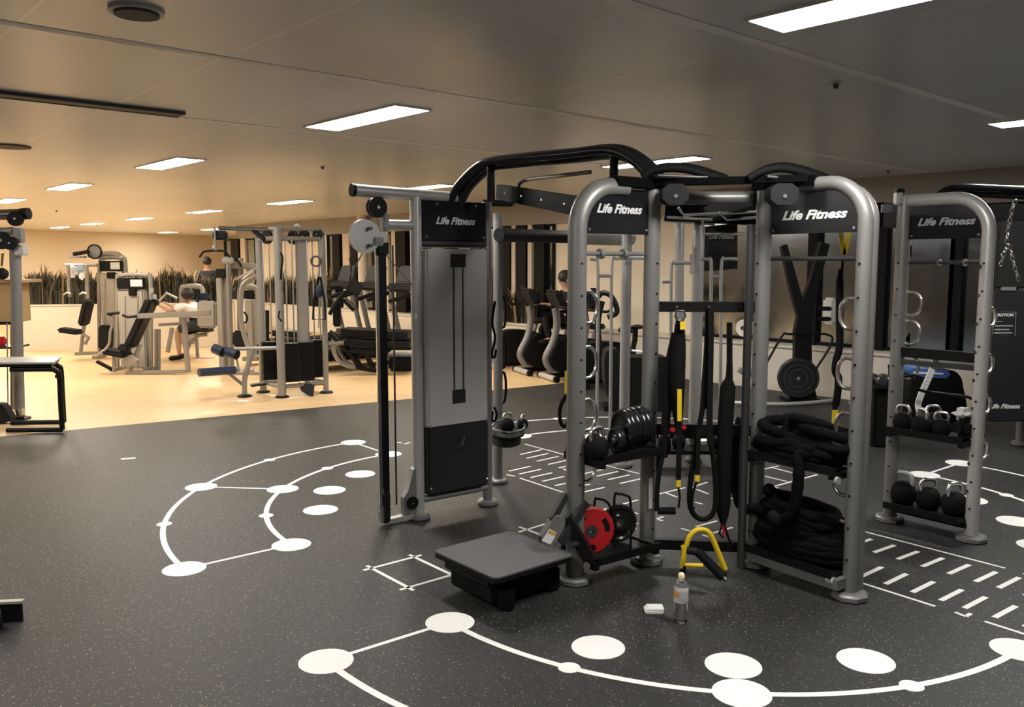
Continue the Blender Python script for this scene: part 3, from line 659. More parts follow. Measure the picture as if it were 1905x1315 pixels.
# chrome D-handles up the posts
def dhandle(base, out, z, h=.16, reach=.075, m='chrome', par=None):
    out = Vector(out).normalized(); b = Vector(base)+V2((0, 0), z)
    pts = smooth([b+V2((0, 0), h/2), b+out*reach*.55+V2((0, 0), h*.5), b+out*reach+V2((0, 0), h*.25), b+out*reach-V2((0, 0), h*.2), b+out*reach*.6-V2((0, 0), h*.48), b-V2((0, 0), h/2)], 5)
    h_ = MB().tube(pts, .0095, n=10).build('d_handle', m, rig)
for z in (1.42, 1.14, .87, .60, .32): dhandle(FTS['B1']+B.d*.04, B.d+B.n*.15, z, .155, .08)
for z in (1.40, 1.11, .84, .58, .30): dhandle(FTS['C2']-C_.d*.04, -C_.d-B.n*0, z, .145, .07)
for z in (1.39, 1.21, 1.0): dhandle(FTS['D1']+D_.d*.04, D_.d, z, .14, .09)
def pegs(f, t, side_, zs, n=0, m='silver_light'):
    for z in zs: MB().cyl(f.p(t, z, n), f.p(t, z, n)+side_*.035, .011, 12).build('peg', m, rig)
X = Vector((1, 0, 0))
pegs(C_, C_.L, X+C_.n*0, [.28+.165*i for i in range(9)], 0, 'silver_light')
pegs(B, 0, -B.n*1.6, [.5+.21*i for i in range(6)])
pegs(D_, D_.L, -X*1.2, [.30+.165*i for i in range(9)], 0, 'dark_steel')
for z in (1.33, 1.06, .82, .55): dhandle(FTS['D2']+X*.03, X, z, .10, .035)
for z in (1.28, .98, .72): dhandle(FTS['A3']-A.n*0+X*.03, X*.6-A.n*.3, z, .22, .03, 'black')
# shelves
def tray(f, s0, s1, z, n0, n1, m='black', lip=.03, name='shelf'):
    cx = (s0+s1)/2; R = Matrix.Rotation(math.atan2(f.d.y, f.d.x), 3, 'Z')
    t = MB().box(f.p(cx, z-.006, (n0+n1)/2), (s1-s0, n1-n0, .012), rot=R)
    for n in (n0, n1): t.box(f.p(cx, z+lip/2-.012, n), (s1-s0, .008, lip+.012), rot=R)
    return t.build(name, m, rig)
def tray_arms(f, s0, s1, z, n0, n1):
    for s in (s0, s1): MB().bar(f.p(s, z-.02, n0), f.p(s, z-.02, n1), .03, .04).build('shelf_bracket', 'black', rig)
tray(B, .05, B.L-.0, .66, -.14, .16); tray_arms(B, .05, B.L-.03, .66, -.14, .16)
tray(B, .04, B.L-.03, .13, -.16, .13); tray_arms(B, .04, B.L-.05, .13, -.16, .13)
tray(C_, .0, C_.L-.03, .64, -.16, .12); tray_arms(C_, .04, C_.L-.05, .64, -.16, .12)
tray(C_, .03, C_.L-.03, .13, -.16, .12, 'black'); 
MB().bar(C_.p(.03, .085, .05), C_.p(C_.L, .085, .05), .12, .05).build('base_bar', 'silver', rig)
MB().tube([B.p(0, .09, .0), B.p(B.L, .09, .0)], .028, n=12).build('base_bar', 'black', rig)
tray(D_, .02, D_.L-.02, .61, -.14, .14); tray_arms(D_, .03, D_.L-.03, .61, -.14, .14)
tray(D_, .02, D_.L-.02, .13, -.15, .13); MB().bar(D_.p(.03, .09, 0), D_.p(D_.L, .09, 0), .07, .035).build('base_bar', 'black', rig)
MB().bar(D_.p(.03, 1.09), D_.p(D_.L-.02, 1.09), .05, .06).build('mid_bar', 'black', rig)
MB().bar(D_.p(.03, 1.03), D_.p(D_.L-.02, 1.03), .05, .03).build('mid_bar', 'dark_steel', rig)
for z in (.15, .65): 
    m = MB().cyl(C_.p(C_.L-.06, z-.05, .1), C_.p(C_.L-.02, z-.05, .1), .02, 12); m.build('bumper', 'silver_light', rig)
# middle rack between B2 and C1: beams
mB, mM = FTS['B2']+B.d*.03, FTS['M']
for z, h in ((1.41, .055), (.745, .06), (.10, .055)):
    MB().bar(V2(mB.xy, z), V2(C_.p(0, 0).xy, z), .04, h).build('rack_beam', 'black', rig)
mm = MB()
for q in (.2, .5, .8): mm.cyl(V2(mB.lerp(C_.p(0, 0), q).xy, 1.41)-Vector((0, .025, 0)), V2(mB.lerp(C_.p(0, 0), q).xy, 1.41)-Vector((0, .018, 0)), .007, 10)
mm.build('beam_bolts', 'chrome', rig)
MB().box((B.p(B.L-.02, .40, .043)), (.028, .004, .17), rot=RA).build('rating_label', 'label', rig)
MB().box((A.p(-.028, 1.31, .036)), (.016, .004, .03), rot=RA).build('white_sticker', 'white', rig)
# back ladders of thin rail
def rail(pts, Y, m='silver_light', r=.013): return MB().tube(smooth([at(*p, Y) for p in pts], 4), r, n=10).build('ladder_rail', m, rig)
for pts in (((1098, 482), (1106, 483), (1112, 495), (1112, 640), (1110, 790)), ((1168, 481), (1146, 481), (1138, 490), (1137, 640), (1135, 800)), ((1112, 513), (1125, 513), (1138, 513)),
            ((1285, 489), (1256, 490), (1249, 500), (1248, 640), (1244, 800)), ((1232, 524), (1240, 524), (1249, 524)), ((1286, 473), (1286, 500), (1286, 510)),
            ((1305, 482), (1317, 483), (1323, 495), (1322, 640), (1320, 800)), ((1372, 482), (1350, 482), (1342, 495), (1341, 640), (1339, 800)), ((1323, 514), (1332, 514), (1342, 514)),
            ((1170, 480), (1195, 480), (1210, 480))): rail(pts, 6.6)
# back header with faint lettering over the rear pair
q0, q1 = at(1305, 468, 7.1), at(1372, 468, 7.0)
hb = MB().prism([at(1305, 505, 7.1), at(1372, 500, 7.0), at(1372, 415, 7.0), at(1305, 422, 7.1)], (0, .03, 0)).build('header_panel', 'black_gloss', rig)
text('Life Fitness', .05, (at(1340, 441, 7.0)-Vector((0, .04, 0))), (q1-q0), (0, 0, 1), 'logo_dim', hb, width=.2)
# tower side shelf for kettlebells on A3 (curved tray)
c0 = FTS['A3']; tp = [at(916, 868, 5.85), at(930, 842, 6.15), at(958, 838, 6.15), at(975, 846, 6.0), at(972, 858, 5.8), at(945, 866, 5.7)]
zc = .45
tp = [Vector((p.x, p.y, zc)) for p in tp]
sh = MB().prism(smooth(tp, 4, True), (0, 0, .012)).build('side_shelf', 'black', rig)
MB().tube([p+Vector((0, 0, .05)) for p in smooth(tp, 4, True)], .008, n=8, closed=True).build('shelf_rim', 'dark_steel', sh)
MB().prism([p-Vector((0, 0, .06)) for p in smooth([p.lerp(tp[0], .12) for p in tp], 4, True)], (0, 0, .05)).build('shelf_skirt', 'stack_dark', sh)
# folding step platform with its hinge arms
P4 = [Vector(p) for p in ((-.405, 4.208, 0), (-.013, 4.535, 0), (.31, 4.145, 0), (-.067, 3.755, 0))]
pcn = sum(P4, Vector())/4; ex = (P4[1]-P4[0]).normalized(); ang = math.atan2(ex.y, ex.x)
def rrect(c, ax, lx, ly, r, z):
    ay = Vector((-ax.y, ax.x, 0)); o = []
    for sx, sy, a0_ in ((1, 1, 0), (-1, 1, 90), (-1, -1, 180), (1, -1, 270)):
        for k in range(6):
            a = math.radians(a0_+18*k); o.append(c+ax*(sx*(lx/2-r)+r*math.cos(a))+ay*(sy*(ly/2-r)+r*math.sin(a))+Vector((0, 0, z)))
    return o
lx, ly = (P4[1]-P4[0]).length, (P4[2]-P4[1]).length
pf = MB().prism(rrect(pcn, ex, lx, ly, .035, .170), (0, 0, .022)).build('step_platform', 'black', rig)
MB().prism(rrect(pcn, ex, lx-.004, ly-.004, .034, .192), (0, 0, .008)).build('tread', 'deck', pf)
MB().box(pcn+Vector((0, 0, .10)), (lx-.10, ly-.16, .14), rz=ang, bev=.012).build('underframe_shade', 'black_mat', pf)  # frame deepened into a dark block that stands for the shade beneath
ay = Vector((-ex.y, ex.x, 0))
MB().box(pcn+ex*(-lx/2+.05)+Vector((0, 0, .145)), (.06, ly-.14, .05), rz=ang, bev=.01).build('edge_rail', 'black', pf)
MB().lathe([(.035, .0), (.045, .02), (.04, .11)], pcn-ex*(lx/2-.12)-ay*(ly/2-.07), n=20).build('leg', 'black_mat', pf)
MB().box(pcn+ex*(lx/2-.06)-ay*.02+Vector((0, 0, .06)), (.08, ly-.2, .12), rz=ang, bev=.01).build('leg', 'black_mat', pf)
hy = B.p(.03, 0).y
for a, b, w in (((1052, 921), (1026, 968), .022), ((1026, 968), (1006, 1004), .022), ((1090, 934), (1043, 1010), .026),):
    MB().bar(at(*a, hy-.03), at(*b, hy-.14), w, .045).build('hinge_arm', 'dark_steel', rig)
hl = [at(x, y, hy-.16) for x, y in ((1007, 1006), (1027, 1016), (1051, 977), (1046, 962), (1033, 962), (1024, 973))]
hp = MB().prism(smooth(hl, 3, True), (0, .03, 0)).build('hinge_plate', 'silver', rig)
hl = [at(x, y, hy-.165) for x, y in ((1008, 1006), (1024, 1013), (1036, 992), (1022, 984))]
MB().prism(hl, (0, .004, 0)).build('warning_label', 'white', hp)
hl = [at(x, y, hy-.166) for x, y in ((1019, 991), (1033, 997), (1036, 992), (1022, 985))]
MB().prism(hl, (0, .004, 0)).build('label_stripe', 'orange', hp)
MB().bar(at(1052, 962, hy-.08), at(1095, 1035, hy-.1), .06, .06).build('hinge_arm', 'black', rig)
MB().tube([at(1060, 1015, hy-.16), at(1092, 1008, hy-.05)], .016, n=10).build('hinge_pin', 'dark_steel', rig)
for p, m_ in (((1091, 1050), 'chrome'),): MB().lathe([(.018, 0), (.018, .02)], at(*p, hy-.06), axis=(0, -1, 0), n=14).build('bolt', m_, rig)
# right-hand rear bay: silver leg, header, black shroud with caution label
e1 = FTS['E1']
MB().tube([e1+V2((0, 0), .02), e1+V2((.02, 0), 1.95)], .038, n=16).build('post', 'silver', rig); foot(e1, None, .07)
ES = Vector((1, -.12, 0)).normalized()
ec = at(1884, 790, 6.6); ez0 = ec.z
esh = MB().bar(at(1845, 500, 7.3), at(1960, 500, 7.2), .16, .02).v
def er(x0, x1, z0, z1, y, th, m, name, par):
    return MB().box((( x0+x1)/2, y, (z0+z1)/2), (x1-x0, th, z1-z0), bev=.01).build(name, m, par)
Y_ = 7.35; xa = at(1842, 600, Y_).x; xb = at(1962, 600, Y_).x
bs_ = er(xa, xb, at(1884, 782, Y_).z, at(1884, 540, Y_).z, Y_, .12, 'shroud_black', 'weight_shroud', rig)
er(xa, xb, at(1884, 540, Y_).z+.02, at(1884, 400, Y_).z, Y_, .1, 'stack_dark', 'header_panel', rig)
er(xa+.02, xb, at(1884, 407, Y_).z-.012, at(1884, 407, Y_).z+.014, Y_-.06, .03, 'silver_light', 'cross_tube', rig)
fy = Y_-.061
text('Life Fitness', .055, Vector((at(1868, 756, fy).x, fy, at(1868, 756, fy).z)), (1, 0, 0), (0, 0, 1), 'logo', bs_, width=.27)
text('CAUTION', .035, Vector((at(1868, 586, fy).x, fy, at(1868, 586, fy).z)), (1, 0, 0), (0, 0, 1), 'logo', bs_, shear=0, width=.16)
lb = MB()
for y, w in ((598, 14), (606, 34), (613, 28), (619, 33)):
    z = at(1868, y, fy).z; x = at(1850, y, fy).x; lb.box((x+w*.0023, fy, z), (w*.0046, .003, .010 if w > 20 else .006))
lb.build('label_lines', 'logo_dim', bs_)
lb = MB(); q = [at(x, y, fy) for x, y in ((1849, 578), (1890, 581), (1888, 625), (1847, 620))]
lb.tube(q, .002, n=6, closed=True); lb.build('label_border', 'logo_dim', bs_)
MB().box(at(1876, 537, fy), (.12, .02, .03)).build('top_handle', 'silver', bs_)
for pts, r in ((((1738, 372), (1762, 354), (1790, 350), (1850, 352), (1912, 354)), .03), (((1752, 371), (1775, 362), (1850, 364), (1912, 367)), .018)):
    MB().tube(smooth([at(*p, 5.9) for p in pts], 5), r, n=14).build('overhead_pipe', 'black_gloss', rig)
MB().bar(at(1838, 395, 6.3), at(1930, 395, 6.3), .06, .12).build('top_beam', 'deep_black', rig)
MB().bar(at(1632, 400, 5.6), at(1668, 402, 5.8), .08, .16).build('top_beam', 'deep_black', rig)
MB().bar(at(1640, 388, 5.5), at(1660, 388, 5.5), .02, .05).build('top_beam', 'silver', rig)
bk = MB().box(at(1671, 367, D_.p(0, 0).y-.02), (.04, .06, .09), bev=.008); bk.build('bracket', 'silver_light', rig)
MB().box(at(1672, 356, D_.p(0, 0).y-.02), (.05, .07, .03), bev=.008).build('bracket_cap', 'black', rig)
# ================================================================== THINGS ON AND AROUND THE RIG
def kettlebell(name='kettlebell', r=.085, body='black_mat', hm='chrome'):
    k = thing(name, 'x', 'kettlebell')
    prof = [(.0, 0), (r*.62, 0), (r*.80, r*.14), (r*.97, r*.5), (r, r*.9), (r*.9, r*1.35), (r*.62, r*1.68), (r*.25, r*1.82)]
    MB().lathe(prof, (0, 0, 0), n=24).build('body', body, k)
    h = r*1.5; w = r*.62
    pts = smooth([(-w*.95, 0, h), (-w*1.08, 0, h+r*.45), (-w*.8, 0, h+r*.92), (0, 0, h+r*1.02), (w*.8, 0, h+r*.92), (w*1.08, 0, h+r*.45), (w*.95, 0, h)], 5)
    MB().tube(pts, r*.165, n=12).build('handle', hm, k)
    return k
KB = {}
def put_kb(size, loc, rz, label, group, hm='chrome'):
    key = (size, hm)
    if key not in KB: KB[key] = o = kettlebell('kettlebell', size, hm=hm)
    else: o = copy_tree(KB[key])
    o.location = loc; o.rotation_euler = (0, 0, rz); o['label'] = label; o['group'] = group; return o
GB = 'kettlebells on the rig shelves'
rzD = math.atan2(D_.d.y, D_.d.x)
put_kb(.078, D_.p(.075, .13, -.01), rzD+.1, 'kettlebell with wide pale handle, left of three on the lowest shelf of the right frame', GB, 'silver_light')
put_kb(.074, D_.p(.232, .13, -.01), rzD+.9, 'middle kettlebell of three on the lowest shelf of the right frame', GB)
put_kb(.076, D_.p(.39, .13, -.01), rzD+1.2, 'right kettlebell of three on the lowest shelf of the right frame', GB)
put_kb(.06, D_.p(.075, .61, .04), rzD, 'small kettlebell at the left of the right frame upper shelf', GB)
put_kb(.062, D_.p(.215, .61, -.05), rzD+.8, 'dark kettlebell behind the white lever on the right frame upper shelf', GB)
put_kb(.06, D_.p(.21, .61, .075), rzD-.4, 'front kettlebell below the white lever on the right frame upper shelf', GB)
put_kb(.056, D_.p(.315, .61, .05), rzD+.3, 'kettlebell between the white lever and the black bag, right frame upper shelf', GB)
put_kb(.05, Vector((at(944, 850, 5.95).x, 5.95, .462)), .5, 'front kettlebell on the curved side shelf of the cable tower', GB)
put_kb(.04, Vector((at(958, 850, 6.03).x+.055, 6.03, .462)), 1.2, 'small kettlebell at the right end of the curved side shelf', GB)
rzB = math.atan2(B.d.y, B.d.x)
put_kb(.062, B.p(.065, .66, .09), rzB, 'black kettlebell beside the left post on the plate shelf', GB)
put_kb(.05, B.p(.075, .66, -.08), rzB+.7, 'kettlebell with bright handle behind the left post on the plate shelf', GB)
put_kb(.045, B.p(.20, .66, -.09), rzB+.2, 'small kettlebell behind the weight plates on the plate shelf', GB)
for i, (px, py) in enumerate(((1235, 862), (1262, 858), (1330, 850))):
    q = at(px, py, 6.75)
    put_kb(.055, Vector((q.x, q.y, .165)), i*.7, ('left', 'middle', 'right')[i]+' kettlebell on the low shelf at the back of the rig, seen between the straps', GB)
q = at(1290, 858, 6.75); MB().box((q.x-.02, 6.75, .15), (.62, .24, .03)).build('back_shelf', 'black', rig)
for s in (-.3, .26): MB().box((q.x+s, 6.75, .07), (.04, .2, .14)).build('shelf_leg', 'black', rig)
q = at(1290, 808, 6.9); MB().box((q.x-.02, 6.9, at(1290, 808, 6.9).z), (.62, .05, .06)).build('rack_beam', 'black', rig)

# grip plates on frame B
def plate(r, w, m, ring=None):
    p = thing('weight_plate', 'x', 'weight plate')
    MB().lathe([(r*.2, -w/2), (r*.42, -w/2), (r*.50, -w*.28), (r*.72, -w*.28), (r*.82, -w/2), (r*.96, -w/2), (r, -w*.3), (r, w*.3), (r*.96, w/2), (r*.82, w/2), (r*.72, w*.28), (r*.5, w*.28), (r*.42, w/2), (r*.2, w/2)], (0, 0, 0), axis=(1, 0, 0), n=36, closed=True).build('disc', m, p)
    MB().lathe([(r*.13, -w*.56), (r*.24, -w*.56), (r*.24, w*.56), (r*.13, w*.56)], (0, 0, 0), axis=(1, 0, 0), n=20, closed=True).build('hub', ring or 'dark_steel', p)
    return p
bigp = plate(.105, .035, 'black_gloss'); smp = plate(.066, .028, 'black_gloss', 'chrome')
pls = [(.21, smp, .066, .07), (.245, smp, .066, .05), (.30, bigp, .105, .02), (.345, bigp, .105, .0), (.39, bigp, .105, -.01), (.435, bigp, .105, -.01), (.475, bigp, .105, -.02)]
used = set()
plab = ['small plate with chrome hub at the near end of the plate row', 'second small plate just behind the nearest one in the row', 'first large black plate behind the small ones in the row', 'second large black plate in the upright row', 'third large black plate in the upright row', 'fourth large black plate in the upright row', 'last large black plate against the inner post of the row']
for i, (s, pr, r, n) in enumerate(pls):
    o = pr if id(pr) not in used else copy_tree(pr); used.add(id(pr))
    o.location = B.p(s, .665+r, n); o.rotation_euler = (0, 0, rzB-.25); o['label'] = plab[i]; o['group'] = 'black grip plates in a row on the shelf'
# red plate with grip holes, black plate and wire dividers on the lower shelf
def redplate():
    r, w = .125, .035; p = thing('weight_plate', 'round red plate with black grip openings standing on the lowest shelf behind the left post', 'weight plate')
    d = MB().lathe([(r*.14, -w/2), (r*.94, -w/2), (r, -w*.3), (r, w*.3), (r*.94, w/2), (r*.14, w/2)], (0, 0, 0), axis=(0, 1, 0), n=40, closed=True).build('disc', 'red', p)
    for k in range(3):
        a0_ = 20+120*k; o = []
        for i in range(9): a = math.radians(a0_-24+6*i); o.append((r*.80*math.cos(a), -w/2-.002, r*.80*math.sin(a)))
        for i in range(9): a = math.radians(a0_+24-6*i); o.append((r*.58*math.cos(a), -w/2-.002, r*.58*math.sin(a)))
        MB().prism(o, (0, w+.004, 0)).build('grip_opening', 'black', p)
    MB().lathe([(r*.12, -w*.6), (r*.26, -w*.6), (r*.26, w*.6), (r*.12, w*.6)], (0, 0, 0), axis=(0, 1, 0), n=24, closed=True).build('hub', 'dark_steel', p)
    return p
rp = redplate(); rp.location = (at(1099, 984, 4.33).x, 4.33, .135+.125); rp.rotation_euler = (0, 0, .25)
bp_ = copy_tree(bigp); bp_.location = (at(1150, 990, 4.52).x, 4.52, .135+.105); bp_.rotation_euler = (0, 0, PI/2+.3); bp_['label'] = 'black plate standing behind the red one on the lowest shelf'; bp_['group'] = 'plates on the lowest shelf'
rp['group'] = 'plates on the lowest shelf'
for pts, Y in ((((1102, 1010), (1106, 935), (1112, 928), (1128, 933), (1136, 950), (1136, 1010)), 4.42), (((1142, 1020), (1143, 926), (1150, 919), (1165, 922), (1173, 935), (1173, 1022)), 4.4)):
    MB().tube(smooth([at(*p, Y) for p in pts], 4), .007, n=8).build('plate_divider', 'black', rig)
# black bag and curved white lever on the right frame shelf
bg = thing('gym_bag', 'dark bag with pale top at the right end of the right frame upper shelf', 'bag', D_.p(.43, .61, .02))
MB().box(D_.p(.435, .675, .02), (.10, .15, .12), rz=rzD, bev=.035).build('body', 'black_mat', bg)
MB().box(D_.p(.42, .755, .02), (.10, .12, .07), rz=rzD, bev=.03).build('top', 'label', bg)
# suspension trainers ---------------------------------------------------
def strap(mb, pts, Y, w=.03, t=.006):
    P = [at(*p, Y) for p in pts]
    P = smooth(P, 4)
    for a, b in zip(P, P[1:]): mb.bar(a, b, w, t, up=(0, 1, 0))
    return mb
def stirrup(px, py, Y, s=.05, name='handle', par=None):
    c = at(px, py, Y)
    MB().tube([c+Vector((-s, 0, 0)), c+Vector((s, 0, 0))], .016, n=12).build(name, 'black_mat', par)
    MB().tube([c+Vector((-s, 0, 0)), c+Vector((-s*.7, 0, s*.8)), c+Vector((0, 0, s*1.6)), c+Vector((s*.7, 0, s*.8)), c+Vector((s, 0, 0))], .006, n=8).build('handle_loop', 'black', par)
s1 = thing('suspension_trainer', 'black strap trainer with long yellow strip hanging from the middle rack beam', 'suspension trainer', at(1265, 580, 4.45), 0, 'strap trainers hanging on the rig')
Y = 4.42
MB().tube([at(x, y, Y) for x, y in ((1258, 578), (1256, 588), (1262, 596), (1270, 596), (1275, 588), (1272, 578))], .006, n=8, closed=True).build('carabiner', 'dark_steel', s1)
MB().tube(smooth([at(*p, Y) for p in ((1265, 596), (1263, 640), (1260, 690), (1260, 740), (1262, 790))], 4), [.02+.022*math.sin(PI*i/16) for i in range(17)], n=12, ry=.03).build('strap_bundle', 'black_mat', s1)
MB().tube(smooth([at(*p, Y+.02) for p in ((1258, 620), (1245, 680), (1240, 760), (1238, 800))], 4), .024, n=10, ry=.012).build('strap', 'black_mat', s1)
strap(MB(), ((1270, 598), (1270, 613)), Y-.045, .026).build('yellow_tab', 'yellow', s1)
strap(MB(), ((1264, 724), (1264, 783)), Y-.055, .022).build('yellow_strip', 'yellow', s1)
strap(MB(), ((1263, 786), (1263, 840), (1262, 892)), Y-.04, .026, .012).build('strap', 'black_mat', s1)
strap(MB(), ((1262, 893), (1262, 905)), Y-.04, .024, .014).build('yellow_tab', 'yellow', s1)
strap(MB(), ((1240, 795), (1234, 840), (1226, 880), (1222, 920), (1222, 950)), Y, .024, .012).build('strap', 'black_mat', s1)
MB().tube([at(x, y, Y-.04) for x, y in ((1262, 906), (1265, 925), (1262, 945))], .006, n=8).build('cord', 'black', s1)
MB().tube([at(1224, 950, Y), at(1256, 950, Y)], .020, n=14).build('handle', 'black_mat', s1)
strap(MB(), ((1247, 798), (1256, 800)), Y-.03, .02, .01).build('red_tag', 'red', s1); strap(MB(), ((1270, 792), (1275, 797)), Y-.03, .02, .01).build('red_tag', 'red', s1)
s2 = thing('suspension_trainer', 'black strap trainer with wide U loops hanging left of the thin middle post', 'suspension trainer', at(1320, 580, 4.45), 0, 'strap trainers hanging on the rig')
strap(MB(), ((1318, 572), (1316, 640), (1312, 700), (1308, 760)), Y, .03, .02).build('strap', 'black_mat', s2)
strap(MB(), ((1322, 572), (1322, 650), (1320, 760), (1321, 830)), Y-.03, .028, .02).build('strap', 'black_mat', s2)
MB().tube(smooth([at(*p, Y) for p in ((1307, 760), (1300, 800), (1292, 850), (1285, 890), (1283, 935), (1292, 958), (1308, 966), (1324, 958), (1331, 935), (1330, 880), (1322, 820))], 5), .014, n=10).build('loop', 'black_mat', s2)
strap(MB(), ((1300, 800), (1297, 882)), Y-.03, .022, .014).build('strap', 'black_mat', s2)
strap(MB(), ((1297, 884), (1297, 895)), Y-.03, .024, .014).build('yellow_tab', 'yellow', s2)
MB().tube(smooth([at(*p, Y-.03) for p in ((1296, 896), (1290, 915), (1287, 940), (1292, 945))], 4), .007, n=8).build('cord', 'black', s2)
s3 = thing('resistance_bands', 'thick bundle of black bands with red ends hanging against the thin middle post', 'resistance bands', at(1352, 580, 4.5), 0)
Y = 4.5
MB().tube(smooth([at(*p, Y) for p in ((1357, 600), (1357, 690), (1354, 720), (1349, 800), (1346, 880), (1345, 950), (1345, 975))], 4), [.014, .014, .014, .014, .016, .018, .02, .03]+[.042]*12+[.035, .028, .02, .016, .012], n=14, ry=.03).build('band_bundle', 'black_mat', s3)
MB().tube([at(x, y, Y-.03) for x, y in ((1345, 972), (1338, 992), (1345, 1000))], .006, n=8).tube([at(x, y, Y-.03) for x, y in ((1346, 972), (1355, 1000), (1362, 1015))], .007, n=8).build('band_ends', 'black', s3)
strap(MB(), ((1345, 978), (1347, 998)), Y-.04, .012, .004).build('red_tag', 'red', s3)
s4 = thing('suspension_trainer', 'black strap with yellow top loop and yellow grip hanging inside the tall front frame', 'suspension trainer', at(1570, 435, 4.5), 0, 'strap trainers hanging on the rig')
Y = 4.42
strap(MB(), ((1564, 433), (1570, 474)), Y, .022).bar(at(1579, 433, Y), at(1571, 474, Y), .022, .006, up=(0, 1, 0)).build('yellow_loop', 'yellow', s4)
MB().tube(smooth([at(*p, Y) for p in ((1568, 476), (1565, 530), (1562, 560))], 3), .007, n=8).build('cord', 'black', s4)
MB().tube(smooth([at(*p, Y) for p in ((1563, 500), (1562, 560), (1562, 640), (1556, 668), (1554, 690), (1560, 705), (1557, 740), (1552, 762))], 4), [.008, .011]+[.02]*25+[.012, .012], n=12, ry=.014).build('strap_bundle', 'black_mat', s4)
strap(MB(), ((1554, 763), (1553, 801)), Y-.02, .030, .012).build('yellow_grip', 'yellow', s4)
ch = thing('chain', 'short bright chain hanging below the yellow grip in the tall front frame', 'chain', at(1558, 810, Y))
def chain(pts, Y, par, r=.0028, L=.022, m='chrome', nm='links'):
    P = smooth([at(*p, Y) for p in pts], 8); mb = MB(); acc = 0; prev = P[0]; k = 0
    for a, b in zip(P, P[1:]):
        acc += (b-a).length
        if acc >= L*.72:
            acc = 0; d = (b-prev).normalized(); n = Vector((0, 1, 0)) if k % 2 else d.cross(Vector((0, 1, 0))).normalized(); c = (prev+b)/2; k += 1
            mb.tube([c+d*(L/2*math.cos(t))+n*(L*.32*math.sin(t)) for t in [2*PI*i/10 for i in range(10)]], r, n=6, closed=True); prev = b
    return mb.build(nm, m, par)
chain(((1555, 808), (1556, 830), (1560, 846)), Y-.03, ch); chain(((1563, 808), (1562, 830), (1560, 846)), Y-.03, ch)
s5 = thing('suspension_trainer', 'black strap loop with yellow straps hanging behind the left post of the plate frame', 'suspension trainer', at(1060, 440, 5.2), 0, 'strap trainers hanging on the rig')
Y = 5.2
strap(MB(), ((1066, 448), (1063, 480), (1062, 520)), Y, .022).build('yellow_loop', 'yellow', s5)
strap(MB(), ((1061, 520), (1058, 600), (1056, 690)), Y, .02).build('strap', 'black_mat', s5)
strap(MB(), ((1056, 690), (1055, 732)), Y-.01, .034).build('yellow_grip', 'yellow', s5)
MB().tube(smooth([at(*p, Y) for p in ((1056, 733), (1046, 748), (1041, 768), (1044, 788), (1052, 793), (1058, 780), (1060, 750))], 4), .012, n=8).build('loop', 'black_mat', s5)
for pts, lab in ((((1890, 372), (1884, 385), (1877, 420), (1872, 455)), 'steel chain hanging from the overhead pipe at the right edge'), (((1876, 455), (1868, 470), (1860, 500)), 'steel chain end swinging left below the hook at the right edge'), (((1878, 455), (1886, 490), (1896, 524)), 'steel chain end swinging right towards the wooden grip at the right edge')):
    c_ = thing('chain', lab, 'chain', at(*pts[0], 5.8), 0, 'chains at the right edge'); chain(pts, 5.8, c_, .004, .036)
# small strap hanging on tower post A3
st_ = thing('ankle_strap', 'black ankle straps hanging from the rear post of the cable tower', 'strap', at(916, 590, 5.7))
MB().tube(smooth([at(*p, 5.7) for p in ((921, 560), (916, 600), (921, 630), (915, 658), (920, 665), (923, 650))], 4), .008, n=8).build('strap', 'black_mat', st_)
MB().tube(smooth([at(*p, 5.7) for p in ((919, 757), (924, 770), (921, 783), (915, 780), (917, 765))], 4), .008, n=8).build('strap_loop', 'black_mat', st_)
# battle ropes -----------------------------------------------------------
def rope(name, pts, r, lab, base, extra=None):
    t = thing(name, lab, 'battle rope', base); P = smooth(pts, 7); rr = [r*(1+.06*math.sin(i*1.3)) for i in range(len(P))]
    MB().tube(P, rr, n=12).build('rope', 'rope', t)
    MB().tube(P[:8], [r*1.15]*8, n=12).build('rope_sleeve', 'black_mat', t); return t
rnd = random.Random(3)
pts = []
for k in range(7):
    c_ = (.27, .27, .20, .36, .17, .36, .30)[k]; w_ = (.25, .24, .19, .17, .15, .16, .12)[k]
    for i in range(7):
        a = 2*PI*i/7+.5*k; s = c_+w_*math.cos(a)+rnd.uniform(-.02, .02); n = -.02+(.12 if k < 4 else .09)*math.sin(a)
        s = min(max(s, .0), .53)
        pts.append(C_.p(s, .668+.026*k+(.028*math.sin(a+k) if k > 1 else 0)+rnd.uniform(0, .015), n))
pts = [C_.p(.37, .63, .15), C_.p(.36, .70, .12)]+pts
pts[0:0] = [C_.p(.21, .35, .14), C_.p(.29, .345, .16), C_.p(.355, .42, .16), C_.p(.37, .55, .155)]
rope('battle_rope', pts, .028, 'thick black rope heaped on the middle shelf with one strand hanging down', C_.p(.3, .65, 0))
pts = [C_.p(-.08, .80, .03), C_.p(-.10, .70, .05), C_.p(-.10, .55, .06), C_.p(-.08, .42, .07), C_.p(-.02, .33, .08), C_.p(.08, .34, .06)]
for k in range(9):
    for i in range(7):
        a = 2*PI*i/7+.4*k; w = .20+.007*k; s = .275+w*math.cos(a)+rnd.uniform(-.02, .02); n = -.02+(.10+.003*k)*math.sin(a)
        pts.append(C_.p(s, max(.165, .385-.028*k-(.10*(s-.2) if k < 6 else 0))+rnd.uniform(0, .015), n))
rope('battle_rope', pts, .029, 'large coiled black rope filling the bottom shelf of the tall front frame', C_.p(.27, .13, 0))
pts = [C_.p(.16+.13*math.cos(a), .40+.05*math.sin(a*.5), .04+.07*math.sin(a)) for a in [2*PI*i/8 for i in range(9)]]
